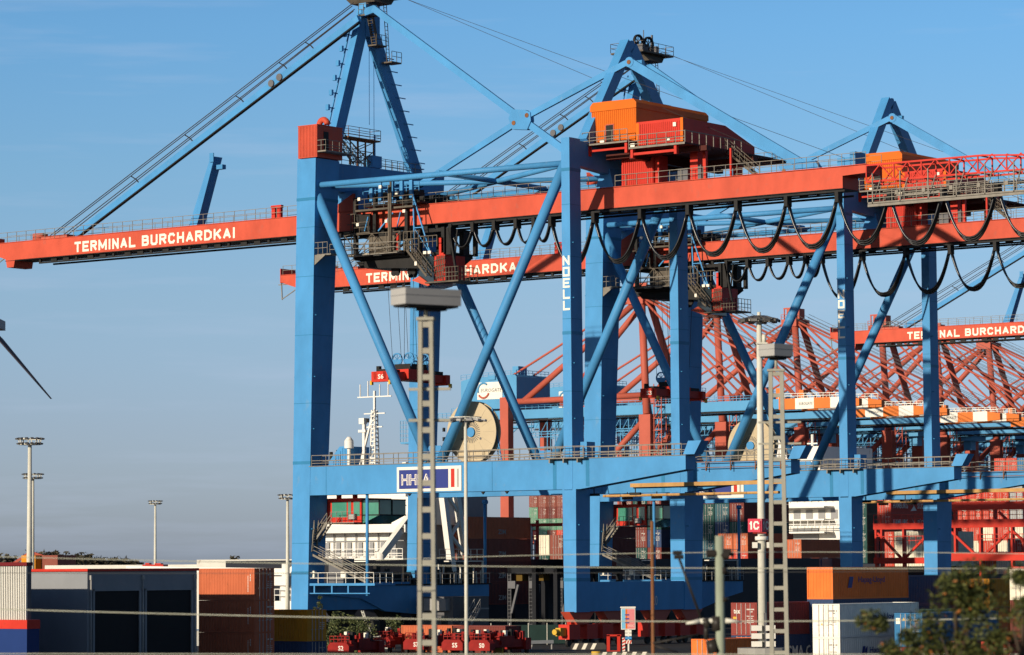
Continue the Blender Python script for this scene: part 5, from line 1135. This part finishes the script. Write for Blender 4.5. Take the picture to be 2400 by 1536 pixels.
# information board
q = gp_(1473, 1528)
IB = thing('information_board', q, -.1, 'tall information board with blue, orange and pink fields on a white post', 'sign')
MB().box(-.07, .07, 0, .14, 0, 2.5).build('post', WHITE, IB)
bd = MB().box(-.66, .66, -.06, 0, 2.05, 4.0).box(-.72, .7, -.14, .06, 4.04, 4.16).build('board', WHITE, IB)
MB().box(-.6, -.25, -.075, -.06, 2.12, 3.94).build('blue_field', mat('light_blue_print', (.16, .42, .58), .5, .03), bd)
MB().box(-.25, .05, -.074, -.06, 2.12, 3.94).build('orange_field', ORANGE, bd); MB().box(-.08, .6, -.078, -.06, 2.12, 3.94).build('pink_field', mat('pink_print', (.62, .20, .20), .5, .03), bd)
m = MB()
for k in range(3): m.prism([(-.35, -.09, 3.4-k*.36), (-.2, -.09, 3.46-k*.36), (.1, -.09, 3.46-k*.36), (.1, -.09, 3.34-k*.36), (-.2, -.09, 3.34-k*.36)], (0, .01, 0))
m.build('ship_symbols', NAVY, bd); text('lettering', 'OOC', (-.05, -.079, 2.3), X_, Z_, .6, .2, CREAM, bd, -.01)
for k, (z, mm) in enumerate(((1.75, WHITE), (1.45, WHITE), (1.15, BLUE))): MB().box(-.3, .3, -.05, 0, z, z+.25).build('small_plate', mm, IB)
m = MB().box(-.4, .3, -.05, 0, .75, 1.05).build('striped_plate', WHITE, IB); s = MB()
for k in range(3): s.prism([(-.38+k*.24, -.06, .76), (-.26+k*.24, -.06, .76), (-.16+k*.24, -.06, 1.04), (-.28+k*.24, -.06, 1.04)], (0, .01, 0))
s.build('red_stripes', DRED, m)
q = ground(1440, 1542)
RF = thing('red_gate_frame', q, 0, 'open red steel frame standing at the bottom edge', 'frame')
MB().box(-.65, -.38, 0, .25, 0, 1.95).box(.25, .52, 0, .25, 0, 1.95).box(-.65, .6, 0, .2, 1.85, 2.0).box(-.4, .3, .02, .2, .5, .62).build('frame', DRED, RF)
q = ground(1462, 1543); SPP = thing('warning_post', q, 0, 'red and white striped warning post beside the red frame', 'post'); MB().box(-.12, .12, 0, .12, 0, 1.75).build('post', WHITE, SPP); s = MB()
for k in range(6): s.prism([(-.12, -.01, .1+k*.28), (.12, -.01, .22+k*.28), (.12, -.01, .36+k*.28), (-.12, -.01, .24+k*.28)], (0, .01, 0))
s.build('stripe', DRED, SPP)
q = ground(1168, 1536); YB = thing('yellow_stand', q, .2, 'slanted yellow and black striped stand beside the guard rail', 'stand')
MB().prism([(-.45, 0, 0), (.5, 0, 0), (.35, 0, 1.35), (-.15, 0, 1.35)], (0, .5, 0)).build('body', YELLOW, YB); s = MB()
for k in range(7): s.bar((-.4+k*.12, -.01, .05), (-.12+k*.065, -.01, 1.3), .05, .02, up=Y_)
s.build('stripes', DARK, YB); MB().tube((-.9, .2, 1.3), (.7, .2, 1.36), .06, 8).tube((.7, .2, .9), (.7, .2, 1.6), .12, 8).build('arm', CREAM, YB)
# parked red spreaders
SPR = mat('worn_red_spreader_paint', (.27, .016, .012), .5, .35, 1.2, rust=.35, rcol=(.08, .02, .015))
def parked(px, py, code, lab, n=1.0, Y=None):
    q = ground(px, py) if Y is None else Vector((*at(px, py, Y).xy, 0)); T = thing('parked_spreader', q, -AZ+.0, lab, 'spreader', 'red spreaders parked on the quay')
    rn = random.Random(px); L_ = 6.2*n
    MB().prism([(0, 0, .45), (0, 0, 1.1), (.3, 0, 1.4), (2.1, 0, 1.4), (2.4, 0, 1.1), (2.4, 0, .45)], (0, .75, 0)).prism([(0, L_-.8, .45), (0, L_-.8, 1.5), (2.4, L_-.8, 1.5), (2.4, L_-.8, .45)], (0, .8, 0)).box(.2, .65, .7, L_-.7, .7, 1.4).box(1.75, 2.2, .7, L_-.7, .7, 1.4).box(.1, 2.3, L_*.3, L_*.62, .9, 1.7).build('frame', SPR, T)
    m = MB()
    for k in range(26): u, v = rn.uniform(.1, 2.1), rn.uniform(.3, L_-.5); m.box(u, u+rn.uniform(.08, .4), v, v+rn.uniform(.1, .5), 1.3, 1.45+rn.uniform(.1, .75))
    m.rail((.1, .2, 1.4), (2.3, .2, 1.4), .55, 5, (.5,), .04); m.build('hydraulics', SPR, T); m = MB()
    for k in range(10): u, v = rn.uniform(.1, 2.1), rn.uniform(.3, L_-.5); m.box(u, u+.25, v, v+.3, 1.5, 1.75+rn.uniform(.1, .6))
    m.box(.1, .4, .1, .4, 0, .5).box(2, 2.3, .1, .4, 0, .5).box(.1, .4, L_-.5, L_-.2, 0, .5).box(2, 2.3, L_-.5, L_-.2, 0, .5); m.build('fittings', DARK, T)
    text('number', code, (1.2, 0, .7), X_, Z_, .6, .42, WHITE, T, .02)
    m = MB().box(.2, .5, 2, 2.4, 1.7, 2.3).box(1.6, 1.9, 3, 3.3, 1.7, 2.2); m.build('white_boxes', CREAM, T); return T
parked(868, 1529, 'S1', 'red parked spreader with a grey plate, leftmost in the bright row')
parked(945, 1534, 'S7', 'red parked spreader marked S7 behind the larger lattice mast')
parked(1035, 1536, 'S5', 'red parked spreader marked S5 in front of the slender lamp post')
parked(1098, 1537, 'S0', 'red parked spreader at the right end of the row by the guard rail')
parked(768, 1544, 'S2', 'dark red parked spreader marked S2 beside the navy container', .8)
c = top(940, 1466, 305); T = container('short rusty orange container behind the parked red spreaders', c, 'brick', lx=6.06, ly=2.44, door='right', group=gc)
T = container('dark brown container behind the parked red spreaders', c + U*6.2, 'maroon', lx=6.06, ly=2.44, door=None, group=gc)
q = ground(800, 1520); tag(MB().box(0, 6, 0, 1.2, .7, 1.3).box(.2, 5.8, .2, .6, 0, .7).build('concrete_slab', CONC, None, q, -AZ), 'grey concrete slab lying on supports beside the bushes', 'slab')
q = ground(880, 1516); tag(MB().ladder((0, 0, 0), (-1.3, 0, 3.6), .55, Y_, .38, .045).build('leaning_ladder', GALV, None, q, .4), 'pale ladder leaning up beside the red spreaders', 'ladder')
# grey building and stair under the crane
q = at(1062, 1490, 352); q.z = 0
gb = thing('quay_cabin', q, -AZ, 'grey cabin with outside stair beneath the first crane', 'cabin')
MB().box(-4.2, 0, 0, 6.4, 0, 4.7).build('wall', MGREY, gb); MB().stair((.5, 0, 0), (.5, 3.2, 3.4), .8, X_).box(-3.4, -.4, -.8, 0, 3.2, 4.5).box(.3, 1.4, 3.2, 4.6, 3.3, 3.45).build('stair', GREY, gb); MB().box(-1.6, -.7, -.03, 0, .9, 2.6).build('window', DGLASS, gb)
fc = thing('mesh_fence', ground(1150, 1512), .03, 'low dark green mesh fence behind the guard rail', 'fence'); m = MB()
for k in range(5): m.box(k*1.9, k*1.9+.07, 0, .07, 0, 2.2)
m.build('post', GALV, fc); MB().box(0, 7.6, .03, .05, .1, 2.0).build('mesh', mat('dark_green_mesh', (.015, .035, .03), .7), fc)
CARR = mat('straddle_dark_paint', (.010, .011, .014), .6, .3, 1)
k = 0
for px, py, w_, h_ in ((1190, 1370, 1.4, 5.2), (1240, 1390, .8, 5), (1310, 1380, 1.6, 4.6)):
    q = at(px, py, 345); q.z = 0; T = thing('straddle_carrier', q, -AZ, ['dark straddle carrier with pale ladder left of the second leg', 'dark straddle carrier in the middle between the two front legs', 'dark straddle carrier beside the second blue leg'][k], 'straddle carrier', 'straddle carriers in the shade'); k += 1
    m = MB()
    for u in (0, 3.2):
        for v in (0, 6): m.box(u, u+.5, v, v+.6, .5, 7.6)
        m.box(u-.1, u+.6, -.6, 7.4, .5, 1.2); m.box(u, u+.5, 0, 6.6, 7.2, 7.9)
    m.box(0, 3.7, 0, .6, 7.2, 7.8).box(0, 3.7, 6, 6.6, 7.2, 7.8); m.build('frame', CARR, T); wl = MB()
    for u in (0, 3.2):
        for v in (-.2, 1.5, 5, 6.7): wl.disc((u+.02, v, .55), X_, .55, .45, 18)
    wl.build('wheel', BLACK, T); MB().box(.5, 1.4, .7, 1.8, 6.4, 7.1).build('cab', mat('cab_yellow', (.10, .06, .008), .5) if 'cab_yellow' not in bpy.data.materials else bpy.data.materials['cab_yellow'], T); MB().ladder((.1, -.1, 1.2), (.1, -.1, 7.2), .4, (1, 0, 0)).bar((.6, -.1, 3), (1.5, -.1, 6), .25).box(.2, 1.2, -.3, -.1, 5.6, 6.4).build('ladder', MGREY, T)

# ------------------------------------------------------------------ wind turbine, far trees
WTM = mat('turbine_shaded_white', (.10, .085, .105), .5, .05)  # white turbine coloured dark, its shaded side put into the paint
h_ = at(-24, 770, 620); TB = thing('wind_turbine', (h_.x, h_.y, 0), 0, 'wind turbine at the left edge, one slim dark blade reaching into view', 'wind turbine')
MB().tube((-1, 5, 0), (-1, 5, h_.z), 2, 16, 1.3).build('tower', WTM, TB); MB().box(-2.0, 1.6, 1, 9, h_.z+.2, h_.z+2.0).build('nacelle', WTM, TB)
hc = Vector((0, 0, h_.z)); d = at(90, 925, 620)-h_; th = atan2(d.z, d.x/.5); Lb = sqrt((d.x/.5)**2+d.z**2)
for k in range(3):
    a = th+2*pi*k/3; e_ = Vector((.5*cos(a), .866*cos(a), sin(a)))*Lb; n_ = Vector((-.5*sin(a), -.866*sin(a), cos(a)))
    P_ = [hc+e_*t+n_*w_ for t, w_ in ((.03, .28), (.18, .5), (1, .03))] + [hc+e_*t-n_*w_ for t, w_ in ((1, .03), (.18, .35), (.03, .28))]
    MB().prism(P_, Vector((.866, -.5, 0))*.35).build('blade', WTM, TB)
MB().tube(hc-Vector((.9, -.5, 0)), hc+Vector((.9, -.5, 0)), .9, 12).build('hub', WTM, TB)
def leaf_mesh(n, sx, sy, sz, size, rn, clumps=26):
    m = MB(); cs = [(rn.gauss(0, .42)*sx, rn.gauss(0, .42)*sy, rn.uniform(.0, 1)*sz, rn.uniform(.25, .5)*min(sx, sz)) for _ in range(clumps)]
    for _ in range(n):
        c = rn.choice(cs); a, b = rn.uniform(0, 2*pi), rn.uniform(-1, 1); r = c[3]*rn.random()**.4; q = sqrt(1-b*b)
        p = Vector((c[0]+r*q*cos(a), c[1]+r*q*sin(a), c[2]+r*b*.75)); s = size*rn.uniform(.6, 1.3)
        t = Vector((rn.gauss(0, 1), rn.gauss(0, 1), rn.gauss(0, .6))).normalized(); o = t.cross(Vector((rn.gauss(0, 1), rn.gauss(0, 1), rn.gauss(0, 1)))).normalized()
        i = len(m.v); m.v += [p-t*s, p+o*s*.38, p+t*s, p-o*s*.38]; m.f.append((i, i+1, i+2, i+3))
    return m
def leafmat(n, c1, c2, c3):
    m = mat(n, c1, .6, .3, 1.5, streak=0, spec=.2); t = m.node_tree; b = t.nodes['Principled BSDF']
    gi = N('ShaderNodeNewGeometry', t); r = N('ShaderNodeValToRGB', t); r.color_ramp.elements[0].color = (*c1, 1); r.color_ramp.elements[1].color = (*c3, 1); r.color_ramp.elements[1].position = .97
    e = r.color_ramp.elements.new(.6); e.color = (*c2, 1); r.color_ramp.interpolation = 'CONSTANT'
    t.links.new(gi.outputs['Random Per Island'], r.inputs[0]); t.links.new(r.outputs[0], b.inputs['Base Color'])
    return m
FOL = leafmat('autumn_foliage', (.035, .045, .012), (.085, .09, .022), (.26, .09, .02)); FOL2 = leafmat('bush_foliage', (.05, .065, .025), (.12, .135, .05), (.20, .20, .10)); FOL3 = leafmat('far_foliage', (.05, .045, .03), (.075, .065, .04), (.10, .075, .045))
BARK = mat('bark', (.07, .05, .035), .9, .3, 4)
def tree(name, px, ptop, Y, wd, hgt, n, size, fm, lab, cat, grp=None, zbase=0, crown0=None, seed=1):
    rn = random.Random(seed); p = at(px, ptop, Y); T = thing(name, (p.x, p.y, zbase), 0, lab, cat, grp); h = p.z-zbase; c0 = h-hgt
    t = MB().tube((0, 0, 0), (.05*wd, 0, h*.55), max(.04, h*.016), 8, h*.01).tube((.05*wd, 0, h*.5), (0, 0, h*.93), h*.01, 6, .015)
    for k in range(8): a = rn.uniform(0, 6.28); z = c0+hgt*rn.uniform(.05, .7); t.tube((0, 0, max(.2, z-hgt*.15)), (cos(a)*wd*.4, sin(a)*wd*.4, z+hgt*.12), h*.006+.008, 5, .008)
    t.build('trunk', BARK, T)
    m = leaf_mesh(n, wd, wd, hgt, size, rn); o = m.build('crown', fm, T); o.location = (0, 0, c0); return T
tree('tree', 2240, 1335, 55, .95, 2.6, 9000, .052, FOL, 'near tree with autumn leaves at the bottom right', 'tree', 'near trees along the railway', seed=2)
tree('tree', 2395, 1345, 53, .7, 2.4, 6500, .052, FOL, 'near tree with autumn leaves cut by the right edge', 'tree', 'near trees along the railway', seed=5)
tree('tree', 2090, 1470, 56, .6, 1.7, 4200, .05, FOL, 'lower leafy tree top left of the autumn tree', 'tree', 'near trees along the railway', seed=9)
tree('bush', 790, 1440, 300, 1.7, 4.2, 2600, .16, FOL2, 'taller loose bush beside the yellow container', 'bush', 'bushes on the quay', seed=3)
tree('bush', 745, 1400, 302, .6, 3.2, 600, .14, FOL2, 'thin sprig of a bush behind the yellow container', 'bush', 'bushes on the quay', seed=13)
tree('bush', 840, 1455, 298, 1.5, 3.0, 2400, .16, FOL2, 'lower rounded bush left of the parked spreaders', 'bush', 'bushes on the quay', seed=4)
tree('bush', 925, 1448, 312, 1.0, 2.6, 900, .14, FOL2, 'thin dark bush behind the red spreaders', 'bush', 'bushes on the quay', seed=6)
lb_ = [(25, 1300), (95, 1297), (130, 1297), (160, 1301), (195, 1304), (225, 1310), (270, 1314), (292, 1316), (545, 1307)]
for k, (px, py) in enumerate(lb_):
    tree('tree', px, py, 900+k*12, 4.5 if px != 545 else 3.2, 7 if k < 5 else 5, 900, .75, FOL3, f'brown far tree on the skyline, {["first","second","third","fourth","fifth","sixth","seventh","eighth"][k]} from the left edge' if px != 545 else 'lone round far tree left of the leftmost blue leg', 'tree', 'far trees on the skyline', zbase=2, seed=30+k)
q = at(12, 1335, 640); q.z = 0; T = thing('loading_conveyor', q, 0, 'dark red far conveyor structure at the left edge', 'conveyor')
m = MB().bar((0, 0, 8), (5, 0, 11.4), .5).bar((5, 0, 11.4), (9, 0, 10), .5).bar((0, 0, 4), (0, 0, 9), .4).bar((5, 0, 4), (5, 0, 11.4), .4).bar((2.5, 0, 4), (2.5, 0, 10), .3).bar((0, 0, 6), (6, 0, 9), .3); m.build('frame', FARRED, T)
for px, w_, h_, c, lb in ((50, 2.6, 3, 'yellow', 'far yellow container behind the tall left light mast'), (84, 4, 3, 'brown', 'far dark brown container right of the tall left light mast'), (82, 2.4, 2.6, 'blue', 'far blue container beside the warehouse roof')):
    q = at(px, 1335, 600 if c != 'blue' else 420); q.z = (5.9 if c != 'blue' else 3.6); container(lb, q, c, ly=w_*1.2, lx=w_*1.4, h=h_*1.55 if c != 'blue' else 3.4, det=0, door=None, group='far containers at the left')
q = at(335, 1331, 400); q.z = 7.7; T = thing('red_spreader_far', q, -.2, 'far red machinery lying above the warehouse roof', 'machinery')
T.name = 'harbour_machinery'; MB().box(0, 2.6, 0, 2, 0, .75).prism([(-1, 0, 0), (0, 0, .7), (0, 0, 0)], (0, 1, 0)).box(.3, .8, 0, 1, .7, .95).box(1.5, 2.3, 0, 1, .7, .9).build('frame', DRED, T); MB().box(-1.6, -.1, 1, 2, .0, .6).build('cover', BLUE, T)
